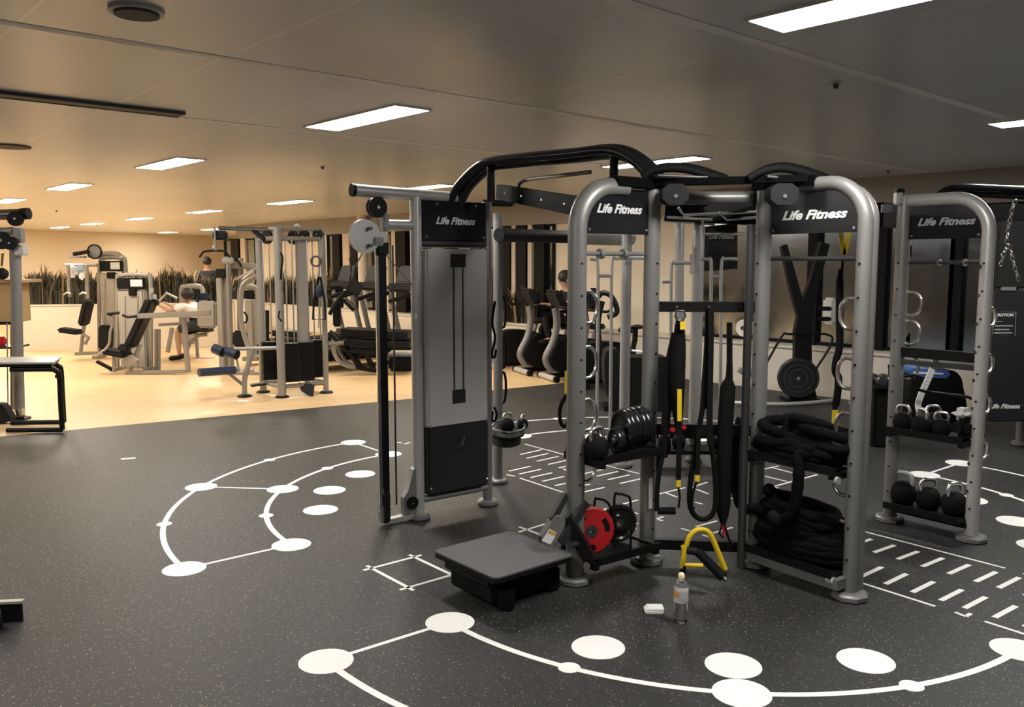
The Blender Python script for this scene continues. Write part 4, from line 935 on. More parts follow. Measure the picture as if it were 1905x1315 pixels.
e_ = thing('medicine_ball', 'small dark ball end on top of the coiled rope pile', 'ball', C_.p(.13, .45, .05)); MB().ball(C_.p(.13, .455, .06), .036).build('body', 'rope', e_)
# floor things -----------------------------------------------------------
# yellow A-shaped stand and black roller
ys = thing('hurdle_stand', 'yellow arched tube stand on the floor in front of the middle rack', 'stand', G(1308, 1062))
Y = 4.30
MB().tube(smooth([at(*p, Y) for p in ((1269, 1056), (1272, 1035), (1280, 1005), (1290, 990), (1303, 985), (1317, 989), (1326, 1003), (1337, 1030), (1349, 1059))], 4), .014, n=12).build('arch', 'yellow', ys)
g0 = at(1272, 1051, Y); MB().tube([g0, at(1308, 1052, Y-.02)], .011, n=10).build('foot_bar', 'yellow', ys)
MB().tube([at(1349, 1059, Y), at(1337, 1049, Y+.03)], .013, n=10).build('toe', 'yellow', ys)
MB().tube([at(1270, 1014, Y+.01), at(1274, 1030, Y)], .012, n=10).build('stub', 'yellow', ys)
MB().tube([g0-Vector((.002, 0, .0)), Vector((g0.x-.004, Y, .0))], .015, n=12).build('rubber_foot', 'black_mat', ys)
ro = thing('roller_bar', 'dark grey padded bar lying aslant under the yellow stand', 'bar', G(1335, 1070))
a, b = at(1298, 1026, 4.22), at(1346, 1074, 4.12)
MB().tube([a, b], .024, n=14).build('sleeve', 'black_mat', ro); MB().tube([a-Vector((.05, -.02, -.0)), a], .02, n=12).build('end_grip', 'stack_dark', ro)
MB().cyl(b, b+(b-a).normalized()*.02, .012, 12).build('end_cap', 'dark_steel', ro)
# bottle
bt = thing('water_bottle', 'clear plastic water bottle with pale label standing on the rubber floor', 'bottle', G(1266, 1157))
c = G(1266, 1157); r = .032
MB().lathe([(.001, .006), (.022, .0), (.030, .006), (r, .02), (r, .06), (r*.97, .085), (r, .10), (r, .165), (r*.93, .178), (r*.7, .192), (.014, .204), (.0125, .215), (.0125, .218)], c, n=32).build('bottle_body', 'bottle', bt)
MB().lathe([(r*1.02, .100), (r*1.03, .102), (r*1.03, .168), (r*1.01, .170)], c, n=32, closed=True).build('label', 'label', bt)
MB().lathe([(r*1.045, .115), (r*1.045, .155)], c, n=32).build('label_print', 'label', bt)
m = MB(); vs = []
for i in range(9):
    a = math.radians(180+8*i)
    for z in (.112+.02*i/8, .160-.012*i/8): vs.append(c+Vector((r*1.06*math.cos(a), r*1.06*math.sin(a), z)))
m.add(vs, [(2*i, 2*i+2, 2*i+3, 2*i+1) for i in range(8)]).build('orange_print', 'orange', bt)
MB().lathe([(.0145, .205), (.016, .208), (.016, .222), (.012, .232), (.006, .236)], c, n=24).build('cap', 'speckle_cream', bt)
tw = thing('folded_towel', 'small white folded towel lying left of the water bottle', 'towel', G(1216, 1138))
c = G(1216, 1138)
MB().box(c+Vector((0, 0, .010)), (.088, .075, .020), rz=-.04, bev=.006).build('folds', 'white', tw)
MB().box(c+Vector((.006, -.0, .0235)), (.078, .068, .007), rz=-.02, bev=.003).build('top_fold', 'white', tw)
# ================================================================== MACHINES ON THE WOOD FLOOR
def T(px_pts, Y, r, name, m, par, n=10, dy=0, sm=0, closed=False):
    P = [at(p[0], p[1], Y if len(p) < 3 else p[2])+Vector((0, dy, 0)) for p in px_pts]
    if sm: P = smooth(P, sm, closed)
    return MB().tube(P, r, n=n, closed=closed).build(name, m, par)
def BX(x0, y0, x1, y1, Y, th, name, m, par, bev=.01, rz=0):
    """upright box whose front face spans the given sight-line rectangle at distance Y and runs th behind it"""
    a = at(x0, y0, Y); b = at(x1, y1, Y)
    c = (a+b)/2+Vector((0, th/2, 0)); w = abs(b.x-a.x); h = abs(a.z-b.z)
    if rz: c = (a+b)/2+Matrix.Rotation(rz, 3, 'Z') @ Vector((0, th/2, 0))
    return MB().box(c, (w, th, h), rz=rz, bev=bev).build(name, m, par)
def BAR(a, b, Y, w, h, name, m, par, Y2=None, bev=.008):
    return MB().bar(at(*a, Y), at(*b, Y2 or Y), w, h, up=(0, 0, 1), bev=bev).build(name, m, par)
def legfoot(p, par, r=.06): return MB().lathe([(r, 0), (r, .012), (r*.8, .025)], Vector((p.x, p.y, 0)), n=18).build('foot_pad', 'black', par)

# ---- cable gantry -------------------------------------------------------
gz = 2.06
g = {k: G(*v) for k, v in dict(a=(490, 730), b=(525, 739), c=(607, 731), d=(572, 722)).items()}
gn = thing('cable_gantry', 'tall square silver cable gantry with black weight stacks standing on the wood floor', 'cable machine', (g['a']+g['c'])/2)
for k, r in (('a', .042), ('b', .050), ('c', .034), ('d', .036)):
    MB().tube([g[k]+Vector((0, 0, .02)), g[k]+Vector((0, 0, gz))], r, n=16).build('post', 'beige_metal', gn); legfoot(g[k], gn, .085)
for z in (.13, 1.93, gz-.01):
    for p, q in (('a', 'b'), ('b', 'c'), ('c', 'd'), ('d', 'a')): MB().tube([g[p]+Vector((0, 0, z)), g[q]+Vector((0, 0, z))], .026, n=10).build('frame_tube', 'beige_metal', gn)
def stack(p, w, d, z0, z1, n, par):
    m = MB()
    for i in range(n):
        z = z0+(z1-z0)*(i+.5)/n; m.box(p+Vector((0, 0, z)), (w, d, (z1-z0)/n*.88), rz=.5)
    return m.build('weight_stack', 'black', par)
for p, q, t in (('a', 'b', .35), ('b', 'c', .22), ('b', 'c', .55), ('c', 'd', .4)):
    s_ = stack(g[p].lerp(g[q], t)+Vector((0, .02, 0)), .17, .12, .18, .66, 12, gn)
    for dx in (-.04, .04): MB().tube([g[p].lerp(g[q], t)+Vector((dx, .02, .5)), g[p].lerp(g[q], t)+Vector((dx, .02, 1.93))], .009, n=8).build('guide_rod', 'chrome', gn)
cc = g['b'].lerp(g['c'], .48)+Vector((0, .06, 0))
MB().box(cc+Vector((0, 0, 1.28)), (.14, .05, 1.3), rz=.5, bev=.01).build('stack_guard', 'shroud_beige', gn)
for x, y, Y in ((497, 441, 10.6), (545, 442, 10.6), (566, 440, 10.8), (592, 436, 10.7)):
    c = at(x, y, Y); pulley(c, Vector((.6, .8, 0)), .085, .04, gn)
T([(407, 424), (480, 427), (545, 423)], 10.5, .024, 'top_arm', 'dark_steel', gn)
T([(471, 428), (492, 446)], 10.5, .028, 'arm_brace', 'black', gn)
hb_ = BX(394, 429, 422, 446, 10.45, .06, 'pulley_housing', 'black', gn, .02); T([(399, 422), (401, 466)], 10.42, .014, 'housing_strap', 'silver', gn)
T([(545, 425), (552, 418), (560, 425)], 10.6, .02, 'pull_up_grip', 'silver_light', gn, sm=3)
lb_ = thing('lat_bar', 'curved black pull-down bar hanging from the gantry top arm', 'pull-down bar', at(400, 470, 10.45))
T([(371, 478), (379, 468), (400, 466), (419, 467), (428, 479)], 10.45, .014, 'bar', 'black', lb_)
T([(399, 452), (402, 460), (399, 466), (396, 460)], 10.45, .005, 'hook', 'chrome', lb_, closed=True)
# leg hold-down with two padded rollers
lf = G(455, 738)
T([(455, 733), (455, 705), (459, 690), (468, 655), (466, 649)], 10.4, .033, 'leg_post', 'beige_metal', gn, sm=3); legfoot(lf, gn, .09)
T([(440, 649), (523, 647)], 10.4, .024, 'seat_arm', 'beige_metal', gn); T([(425, 694), (452, 716)], 10.4, .02, 'seat_arm', 'silver', gn)
T([(440, 663), (444, 690)], 10.3, .016, 'seat_arm', 'silver_light', gn)
for a, b in (((399, 648), (415, 655)), ((416, 652), (441, 660))): 
    q0, q1 = at(*a, 10.25), at(*b, 10.2); rl = MB().cyl(q0, q1, .062, 18).build('roller_pad', 'pad_blue', gn); MB().cyl(q1, q1+(q1-q0).normalized()*.012, .05, 16).build('pad_end', 'black', rl)
q0, q1 = at(370, 693, 10.0), at(437, 688, 10.3); rl = MB().cyl(q0, q1, .05, 18).build('roller_pad', 'pad_blue', gn)
T([(437, 688), (452, 692)], 10.32, .02, 'seat_arm', 'silver_light', gn)
T([(466, 716), (500, 712)], 10.6, .02, 'frame_tube', 'beige_metal', gn); T([(468, 718), (495, 714)], 10.35, .014, 'pedal', 'black', gn)
MB().prism([at(555, 712, 10.5), at(584, 716, 10.5), at(582, 741, 10.4), at(560, 727, 10.45)], (0, .03, 0)).build('foot_plate', 'stack_dark', gn)
# hanging grips on the right post
T([(595, 440), (593, 610)], 10.6, .007, 'cable', 'cable', gn)
MB().lathe([(.05, -.02), (.07, -.02), (.07, .02), (.05, .02)], at(588, 486, 10.6), axis=(0, 1, 0), closed=True, n=20).build('cable_guide', 'dark_steel', gn)
hg = thing('rope_grip', 'black triangular cable handle hanging on the right side of the tall gantry', 'cable handle', at(590, 560, 10.5))
T([(593, 515), (584, 560), (582, 594), (605, 594), (604, 560), (596, 515)], 10.5, .014, 'handle_frame', 'black', hg, closed=True)
MB().lathe([(.02, -.09), (.04, -.05), (.045, 0), (.03, .06)], at(594, 540, 10.5), n=14).build('grip', 'pad_blue', hg)
T([(522, 520), (524, 498), (526, 480), (522, 470)], 10.3, .012, 'chain_loop', 'black', gn, sm=3)
T([(520, 578), (518, 590), (524, 598)], 10.3, .010, 'carabiner', 'black', gn)

# ---- selectorised machines ----------------------------------------------
def tower(x0, x1, yt, yb, Y, par, hx=None, curve=1):
    """silver framed weight tower with cream shroud and black readout panel"""
    w = abs(at(x1, 500, Y).x-at(x0, 500, Y).x)
    BX(x0+3, yt+28, x1-3, yb-4, Y, .16, 'shroud', 'shroud_beige', par, .02)
    for x in (x0, x1): T([(x, yb), (x, yt+14), (x+(8 if x == x0 else -8), yt+2), ((x0+x1)/2, yt)], Y-.01, .032, 'frame_tube', 'beige_metal', par, sm=4, dy=.08)
    hx = hx or (x0+2, x1-2)
    h = BX(hx[0], yt+6, hx[1], yt+26, Y-.03, .08, 'readout_panel', 'black', par, .01)
    BX(hx[0]+(hx[1]-hx[0])*.5, yt+9, hx[1]-3, yt+22, Y-.036, .006, 'readout_card', 'label', h, .001)
    BX((x0+x1)/2-7, yt+27, (x0+x1)/2+8, yt+39, Y-.04, .08, 'pin_selector', 'black', par, .01)
    for q in (.3, .68): T([(x0+(x1-x0)*q, yt+40), (x0+(x1-x0)*q, yb-8)], Y-.005, .010, 'shroud_rib', 'beige_metal', par)
    for x in (x0, x1): MB().box((at(x, yb, Y).x, Y+.08, .025), (.09, .34, .05)).build('base_tube', 'beige_metal', par)
def pad(a, b, Y, w, t, name, par, m='pad', Y2=None): return BAR(a, b, Y, w, t, name, m, par, Y2, bev=.03)
# left press machine with hanging arms
Y = 14.6
m1 = thing('chest_press_machine', 'left silver gym machine with hanging press arms, big pulley and white towels', 'weight machine', G(200, 655))
tower(181, 228, 479, 660, Y, m1, (184, 226))
T([(232, 650), (232, 500), (226, 480), (210, 472), (165, 474)], Y+.1, .05, 'frame_arch', 'beige_metal', m1, sm=4)
MB().lathe([(.105, -.02), (.125, -.02), (.125, .02), (.105, .02)], at(176, 468, Y-.05), axis=(0, 1, 0), n=32, closed=True).build('pulley_rim', 'black', m1)
MB().lathe([(.104, -.012), (.104, .012)], at(176, 468, Y-.05), axis=(0, 1, 0), n=30).build('pulley_disc', 'silver', m1)
BAR((137, 473), (165, 468), Y-.1, .07, .06, 'lever', 'black', m1); BAR((128, 478), (160, 478), Y, .05, .04, 'lever', 'beige_metal', m1)
T([(122, 493), (180, 493)], Y-.05, .03, 'yoke_tube', 'beige_metal', m1)
T([(127, 493), (128, 540), (130, 552)], Y-.25, .028, 'press_arm', 'beige_metal', m1); T([(161, 493), (162, 540), (163, 556)], Y-.25, .03, 'press_arm', 'beige_metal', m1)
for x in (128, 158): T([(x-10, 548), (x-4, 544), (x+4, 546)], Y-.3, .014, 'hand_grip', 'chrome', m1)
pad((165, 560), (155, 605), Y-.15, .28, .10, 'backrest', m1); pad((112, 613), (150, 618), Y-.3, .26, .08, 'seat', m1)
T([(157, 604), (153, 630), (150, 658)], Y-.1, .03, 'seat_post', 'beige_metal', m1); T([(150, 618), (165, 628), (158, 640)], Y-.15, .03, 'seat_bracket', 'beige_metal', m1)
BAR((140, 658), (190, 656), Y-.1, .08, .05, 'base_tube', 'beige_metal', m1); pad((197, 605), (196, 650), Y-.08, .2, .16, 'stack_cover', m1, 'stack_dark')
tw1 = thing('towel', 'white towel draped over the left press machine arm', 'towel', at(140, 500, Y-.2), 0, 'towels on the left press machine')
MB().box(at(135, 503, Y-.15), (.16, .12, .24), bev=.05).build('cloth', 'cloth_white', tw1); MB().box(at(150, 500, Y-.2), (.18, .12, .15), rz=.3, bev=.05).build('cloth_fold', 'cloth_ltblue', tw1)
tw2 = thing('towel', 'small white cloth hanging below the arm pivot of the left press machine', 'towel', at(152, 515, Y-.2), 0, 'towels on the left press machine')
MB().box(at(152, 514, Y-.3), (.09, .05, .12), bev=.03).build('cloth', 'cloth_white', tw2)
# front incline press
Y = 12.9
m2 = thing('incline_press_machine', 'front silver gym machine with reclined black backrest and long press beam', 'weight machine', G(240, 690))
tower(214, 276, 511, 690, Y, m2, (216, 268))
pad((284, 556), (242, 646), Y-.35, .30, .11, 'backrest', m2); pad((197, 652), (240, 660), Y-.4, .34, .08, 'seat', m2)
pad((232, 640), (232, 655), Y-.5, .16, .14, 'thigh_pad', m2)
BAR((254, 588), (392, 582), Y-.5, .07, .075, 'press_beam', 'beige_metal', m2); T([(254, 588), (238, 590), (228, 586)], Y-.55, .02, 'press_handle', 'black', m2)
T([(208, 586), (200, 584), (222, 582)], Y-.6, .02, 'press_handle', 'black', m2)
T([(210, 585), (210, 600), (205, 618), (203, 640), (190, 655), (177, 664)], Y-.55, .02, 'press_lever', 'beige_metal', m2, sm=3)
T([(342, 590), (350, 692)], Y-.4, .04, 'support_leg', 'beige_metal', m2); T([(325, 600), (300, 690)], Y+.2, .0, 'support_leg', 'beige_metal', m2) if False else None
BAR((235, 694), (350, 690), Y-.4, .09, .05, 'base_tube', 'beige_metal', m2)
T([(262, 640), (250, 665), (243, 690)], Y-.35, .03, 'seat_post', 'beige_metal', m2)
MB().prism([at(x, y, Y-.5) for x, y in ((228, 668), (242, 660), (256, 670), (246, 680), (232, 680))], (0, .06, 0)).build('seat_adjuster', 'beige_metal', m2)
T([(212, 660), (212, 692)], Y-.45, .025, 'seat_leg', 'beige_metal', m2); BAR((180, 672), (214, 690), Y-.4, .07, .04, 'foot_rest', 'stack_dark', m2)
for x, y in ((283, 540), (288, 552)): MB().box(at(x, y, Y-.3), (.05, .05, .09), rz=.5, bev=.015).build('lever_head', 'silver_light', m2)
pad((285, 560), (296, 566), Y-.3, .09, .09, 'head_roll', m2); 
for x in (290, 298, 304): T([(x-8, 612), (x-8, 690)], Y+.0, .024, 'frame_tube', 'beige_metal', m2)
# rear machine with seated person
Y = 15.2
m3 = thing('shoulder_press_machine', 'rear silver gym machine with arched panel behind the person bending over', 'weight machine', G(360, 655))
T([(338, 640), (338, 545), (344, 534), (370, 533), (378, 545), (379, 600)], Y, .045, 'frame_arch', 'beige_metal', m3, sm=4)
h = BX(342, 538, 374, 556, Y-.02, .05, 'readout_panel', 'black', m3, .01); BX(343, 541, 356, 549, Y-.03, .008, 'readout_card', 'white', h, .001)
BX(342, 558, 362, 640, Y, .14, 'shroud', 'shroud_beige', m3)
T([(320, 610), (312, 655)], Y-.3, .04, 'support_leg', 'beige_metal', m3); BAR((296, 604), (335, 602), Y-.3, .08, .05, 'base_beam', 'silver', m3)
pad((352, 618), (378, 612), Y-.5, .34, .08, 'seat', m3); T([(365, 620), (368, 668)], Y-.5, .03, 'seat_post', 'beige_metal', m3)
BAR((340, 668), (400, 668), Y-.6, .08, .05, 'base_tube', 'beige_metal', m3); pad((366, 553), (388, 551), Y-.7, .14, .12, 'head_pad', m3, 'pad_blue')
T([(346, 660), (352, 640), (366, 625), (385, 622)], Y-.8, .035, 'frame_curve', 'beige_metal', m3, sm=3)
T([(296, 560), (310, 545), (330, 555)], Y-.1, .02, 'lever', 'silver_light', m3)
# tall shroud tower left of the gantry
Y = 12.6
m4 = thing('pulldown_tower', 'tall narrow silver weight tower with curved side frame left of the cable gantry', 'weight machine', G(415, 690))
BX(401, 516, 418, 692, Y, .3, 'shroud', 'shroud_beige', m4, .015); BX(401, 500, 418, 516, Y-.01, .3, 'header_panel', 'stack_dark', m4, .01)
BX(419, 486, 432, 692, Y, .12, 'post', 'beige_metal', m4, .01); T([(425, 492), (482, 497)], Y+.2, .05, 'top_beam', 'beige_metal', m4)
MB().box(at(424, 484, Y+.1), (.16, .14, .10), rz=.3, bev=.02).build('pivot_block', 'silver_light', m4)
T([(481, 512), (456, 526), (449, 545), (448, 590), (455, 625), (462, 645)], Y-.5, .036, 'curved_frame', 'beige_metal', m4, sm=4)
T([(448, 480), (447, 640)], Y+.3, .04, 'post', 'beige_metal', m4); T([(437, 478), (450, 496)], Y-.1, .018, 'handle', 'black', m4)
T([(452, 520), (470, 505)], Y-.2, .02, 'link_bar', 'silver_light', m4); T([(438, 520), (475, 500)], Y+.1, .018, 'link_bar', 'silver_light', m4)
pad((447, 615), (446, 645), Y-.2, .20, .12, 'backrest', m4); pad((385, 560), (386, 610), Y+.1, .28, .1, 'backrest', m4, 'shroud_beige')
T([(454, 580), (460, 590), (457, 600), (450, 598)], Y-.1, .014, 'handle', 'black', m4, sm=3)
T([(400, 692), (472, 690)], Y-.1, .035, 'base_tube', 'beige_metal', m4); MB().box((at(420, 700, 11.9).x, Y-.15, .02), (.9, .1, .04)).build('base_tube', 'beige_metal', m4)
m5 = thing('row_machine', 'silver gym machine with rounded black panel seen between tower and gantry', 'weight machine', G(462, 668))
Y = 13.6
T([(446, 640), (446, 545), (452, 535), (470, 534), (479, 548), (479, 640)], Y, .04, 'frame_arch', 'beige_metal', m5, sm=4); BX(450, 540, 476, 556, Y-.02, .05, 'readout_panel', 'black', m5)
BX(455, 558, 472, 665, Y, .2, 'shroud', 'shroud_beige', m5); BX(450, 664, 478, 672, Y-.1, .4, 'base_plate', 'beige_metal', m5)
Y = 12.0
wb = thing('weight_bench', 'low black padded bench behind the weight stacks of the gantry', 'bench', G(530, 700))
pad((505, 618), (575, 622), Y, .3, .08, 'bench_pad', wb); T([(515, 622), (518, 700)], Y, .03, 'leg', 'black', wb); T([(565, 625), (568, 700)], Y, .03, 'leg', 'black', wb)
T([(497, 577), (497, 640)], Y, .03, 'upright', 'black', wb)

# ---- ellipticals and treadmills beyond the cable tower --------------------
def treadmill(x, Y, lab, grp='treadmills along the window wall'):
    """console column at sight line x; deck runs back toward the room"""
    c = at(x, 560, Y); b = Vector((c.x, c.y, 0)); d = -WD*0+WN       # deck runs into the room
    t = thing('treadmill', lab, 'treadmill', b, 0, grp); s = Vector((-d.y, d.x, 0)); up = Vector((0, 0, 1))
    rz = math.atan2(d.y, d.x)
    MB().box(b+d*.95+up*.22, (1.95, .72, .14), rz=rz, bev=.03).build('deck', 'black', t)
    MB().box(b+d*1.05+up*.298, (1.6, .5, .02), rz=rz).build('belt', 'black_mat', t)
    MB().box(b+d*.12+up*.30, (.42, .74, .22), rz=rz, bev=.06).build('motor_hood', 'black_gloss', t)
    MB().box(b+d*1.9+up*.10, (.12, .6, .2), rz=rz, bev=.02).build('rear_foot', 'black', t)
    MB().box(b+d*.15+up*.08, (.4, .6, .16), rz=rz, bev=.02).build('front_foot', 'black', t)
    for k in (-.33, .33):
        MB().tube([b+s*k+d*.1+up*.3, b+s*k+d*.32+up*1.18], .045, n=12).build('upright', 'silver', t)
        MB().tube([b+s*k+d*.3+up*1.14, b+s*k+d*.75+up*1.02], .035, n=10).build('handrail', 'black', t)
    MB().box(b+d*.28+up*1.22, (.16, .78, .14), rz=rz, bev=.04).build('console_tray', 'black', t)
    MB().box(b+d*.18+up*1.42, (.06, .56, .34), rot=Matrix.Rotation(rz, 3, 'Z') @ Matrix.Rotation(-.35, 3, 'Y'), bev=.03).build('console', 'stack_dark', t)
    MB().box(b+d*.218+up*1.42, (.008, .34, .2), rot=Matrix.Rotation(rz, 3, 'Z') @ Matrix.Rotation(-.35, 3, 'Y')).build('screen', 'stack_dark', t)
    return t
treadmill(664, 15.9, 'leftmost black treadmill with silver uprights beyond the pulley column')
treadmill(716, 15.1, 'second black treadmill with silver uprights right behind the pulley column')
treadmill(775, 14.3, 'black treadmill mostly hidden behind the silver tower post')
Y = 12.5
el = thing('elliptical_trainer', 'black elliptical trainer with curved silver wheel arc right of the cable gantry', 'elliptical trainer', G(650, 695))
T([(621, 630), (622, 655), (632, 672), (648, 681), (662, 683)], Y, .035, 'wheel_arc', 'beige_metal', el, sm=5); T([(628, 635), (632, 655), (644, 672), (655, 678)], Y+.15, .025, 'wheel_arc', 'silver', el, sm=5)
T([(612, 618), (632, 636), (655, 660), (668, 680)], Y, .05, 'main_beam', 'black', el, sm=3)
BAR((640, 616), (762, 622), Y+.2, .5, .10, 'pedal_track', 'black', el); BAR((645, 636), (765, 640), Y, .45, .08, 'pedal_track', 'black', el)
BAR((652, 650), (700, 656), Y-.1, .12, .08, 'pedal', 'stack_dark', el); BAR((680, 655), (695, 688), Y-.1, .08, .07, 'rear_link', 'black', el); BAR((665, 668), (676, 652), Y-.1, .04, .04, 'rear_link', 'black', el)
T([(613, 585), (622, 568), (634, 553), (642, 545)], Y, .03, 'swing_arm', 'black', el, sm=3); T([(640, 556), (650, 566), (660, 576)], Y-.1, .045, 'swing_arm', 'black', el); 
BX(612, 531, 634, 539, Y, .2, 'top_cap', 'black', el, .02); BX(618, 560, 632, 608, Y+.1, .15, 'front_column', 'black', el, .02)
MB().box(at(660, 535, Y), (.20, .07, .20), rot=Matrix.Rotation(.4, 3, 'Y'), bev=.02).build('console', 'stack_dark', el)
T([(648, 545), (652, 520), (653, 495), (650, 480)], Y, .012, 'cable_loop', 'black', el, sm=3)
T([(612, 640), (640, 638)], Y-.1, .03, 'link', 'silver', el); T([(664, 684), (700, 690)], Y-.1, .03, 'floor_bar', 'black', el)
sb = thing('aerobic_step', 'long black step with a pale blue line lying low behind the cable tower post', 'aerobic step', G(735, 690))
BX(722, 664, 768, 690, 12.8, .5, 'step_body', 'black', sb, .03); BX(720, 658, 768, 664, 12.78, .5, 'step_top', 'label', sb, .005); BX(722, 661, 768, 664, 12.775, .01, 'blue_line', 'blue', sb, .002)

# ---- exercise bikes -------------------------------------------------------
def bike(x, yb, lab, faced=-1):
    """upright bike, base middle at sight line (x, yb); it faces left of the picture"""
    b = G(x, yb); t = thing('exercise_bike', lab, 'exercise bike', b, 0, 'exercise bikes beyond the cable tower')
    d = Vector((-.93, -.36, 0)).normalized(); s = Vector((-d.y, d.x, 0)); up = Vector((0, 0, 1)); rz = math.atan2(d.y, d.x)
    def q(f, h, k=0): return b+d*f+up*h+s*k
    o = [(.38, .16), (.46, .30), (.36, .52), (.18, .60), (-.22, .56), (-.38, .42), (-.44, .18), (-.1, .10), (.25, .09)]
    MB().prism(smooth([q(f, h, -.10) for f, h in o], 3, True), s*.20).build('housing', 'black', t)
    MB().tube(smooth([q(.40, .12), q(.50, .30), q(.38, .55), q(.33, .80), q(.36, 1.0)], 4), .05, n=12).build('neck', 'silver', t)
    MB().box(q(.34, 1.13), (.10, .40, .28), rot=Matrix.Rotation(rz, 3, 'Z') @ Matrix.Rotation(.5, 3, 'Y'), bev=.03).build('console', 'stack_dark', t)
    for k in (-.22, .22): MB().tube(smooth([q(.36, 1.02, k*.4), q(.30, 1.02, k), q(.12, 1.0, k), q(.05, 1.08, k)], 4), .018, n=10).build('handlebar', 'black', t)
    MB().tube([q(-.22, .5), q(-.28, .70)], .03, n=12).build('seat_post', 'silver', t)
    MB().lathe([(.02, 0), (.11, .02), (.13, .05), (.10, .09), (.03, .10)], q(-.29, .68), n=20).build('seat', 'pad', t)
    for f, w in ((.46, .26), (-.46, .24)): MB().tube([q(f, .045, -w), q(f, .045, w)], .042, n=12).build('floor_bar', 'silver_light', t); 
    for f, w in ((.46, .26), (-.46, .24)):
        for k in (-1, 1): MB().tube([q(f, .045, k*w), q(f, .045, k*(w+.05))], .046, n=12).build('bar_end', 'black', t)
    MB().tube([q(.46, .06), q(-.46, .06)], .035, n=10).build('frame_beam', 'black', t)
    for k, a in ((-1, 1.0), (1, 1.0+PI)):
        c = q(.02, .36, k*.13); e = c+d*(.16*math.cos(a))+up*(.16*math.sin(a)); MB().tube([c, e], .014, n=8).build('crank', 'dark_steel', t)
        MB().box(e+s*k*.06, (.10, .09, .025), rz=rz).build('pedal', 'black', t)
    return t, q
bike(968, 683, 'leftmost exercise bike, seen just right of the cable tower')
bk2, bq = bike(1025, 693, 'exercise bike ridden by the person in black')
bike(1075, 704, 'exercise bike just behind the left arched post')
bike(1130, 716, 'fourth exercise bike, whose console shows right of the left arched post')
# spin bike / bulky black machine nearer
rb = thing('recumbent_bike', 'bulky black exercise machine with seat and silver arms behind the plate frame', 'exercise bike', G(1190, 770))
Y = 9.4
MB().prism(smooth([at(x, y, Y) for x, y in ((1128, 655), (1150, 651), (1160, 665), (1232, 664), (1245, 680), (1245, 765), (1160, 770), (1135, 745), (1125, 700))], 3, True), (0, .35, 0)).build('housing', 'black', rb)
T([(1108, 560), (1120, 545), (1138, 552), (1148, 580), (1130, 590)], Y+.1, .03, 'handlebar', 'black', rb, sm=4); BX(1096, 536, 1114, 572, Y+.1, .08, 'console', 'black', rb, .02)
T([(1120, 560), (1112, 600), (1115, 655)], Y+.1, .035, 'neck', 'black', rb, sm=3)
MB().lathe([(.02, 0), (.07, .01), (.09, .03), (.03, .05)], at(1186, 612, Y), n=18).build('seat', 'pad', rb); T([(1182, 612), (1181, 632), (1176, 655)], Y, .03, 'seat_post', 'black', rb)
T([(1175, 652), (1200, 655)], Y-.1, .012, 'crank', 'chrome', rb); MB().box((at(1190, 768, Y).x, Y+.1, .03), (.8, .3, .06), bev=.01).build('base', 'black', rb)

# ---- things by the window wall on the right -----------------------------------
def rower(cx, Yb, lab, s=1.0, legs=True):
    """rowing machine stood upright: flywheel below, tall rail above"""
    c = Vector((at(cx, 707, Yb).x, Yb, 0)); t = thing('upright_rowing_machine', lab, 'rowing machine', c, 0, 'rowing machines stood on end'); up = Vector((0, 0, 1))
    fc = c+Vector((-.02, -.10, .30))
    fw = MB().lathe([(.05, -.05), (.20, -.05), (.235, -.02), (.235, .06), (.20, .09), (.05, .09)], fc, axis=(-.25, -1, 0), n=40).build('flywheel_cage', 'black_gloss', t)
    for r_ in (.10, .155, .21): MB().lathe([(r_, .085), (r_+.008, .085), (r_+.008, .094), (r_, .094)], fc, axis=(-.25, -1, 0), n=36, closed=True).build('cage_ring', 'dark_steel', fw)
    MB().lathe([(.001, .09), (.02, .09), (.02, .10), (.001, .10)], fc, axis=(-.25, -1, 0), n=16).build('hub_cap', 'chrome', fw)
    MB().prism([c+Vector((x, .02, z)) for x, z in ((-.05, .02), (.26, .03), (.20, .25), (.18, .5), (.16, .85), (.18, 1.0), (.20, 1.25), (.34, 1.85), (.24, 1.88), (.12, 1.4), (.05, 1.2), (-.06, 1.55), (-.16, 1.85), (-.22, 1.82), (-.12, 1.4), (0, 1.0), (-.03, .85), (-.02, .5))], (0, .10, 0)).build('rail_frame', 'black', t)
    MB().tube(smooth([c+Vector((x, y, z)) for x, y, z in ((-.50, -.1, .25), (-.20, 0, .76), (-.1, 0, .80), (.32, 0, .80), (.40, 0, .70), (.22, 0, .38))], 4), .014, n=10).build('side_loop', 'black', t)
    for h in (.98, 1.1): MB().box(c+Vector((.30, 0, h)), (.16, .05, .05), bev=.015).build('foot_stretcher', 'black', t)
    MB().tube(smooth([c+Vector((x, y, .03)) for x, y in ((-.95, -.25), (-.6, -.34), (-.3, -.38), (.05, -.30), (.42, -.1))], 5), .022, n=10).build('floor_hoop', 'silver_light', t)
    MB().box(c+Vector((.06, .05, .02)), (.4, .3, .04), bev=.01).build('base', 'black', t)
    return t
rower(1482, 10.05, 'rowing machine stood on end with round black flywheel, framed by the tall front frame')
rower(1715, 10.0, 'rowing machine stood on end, its black rails forming a V in the right frame')
bl = thing('treadmill', 'black machine hood with blue and white top seen behind the white lever', 'treadmill', G(1745, 765), 0)
Y = 8.3
MB().prism(smooth([at(x, y, Y) for x, y in ((1694, 700), (1700, 688), (1765, 688), (1785, 698), (1792, 720), (1792, 770), (1700, 770))], 3, True), (0, .5, 0)).build('hood', 'black', bl)
MB().prism([at(x, y, Y-.01) for x, y in ((1692, 690), (1700, 685), (1764, 689), (1768, 697), (1760, 704), (1696, 700))], (0, .46, 0)).build('blue_top', 'blue', bl)
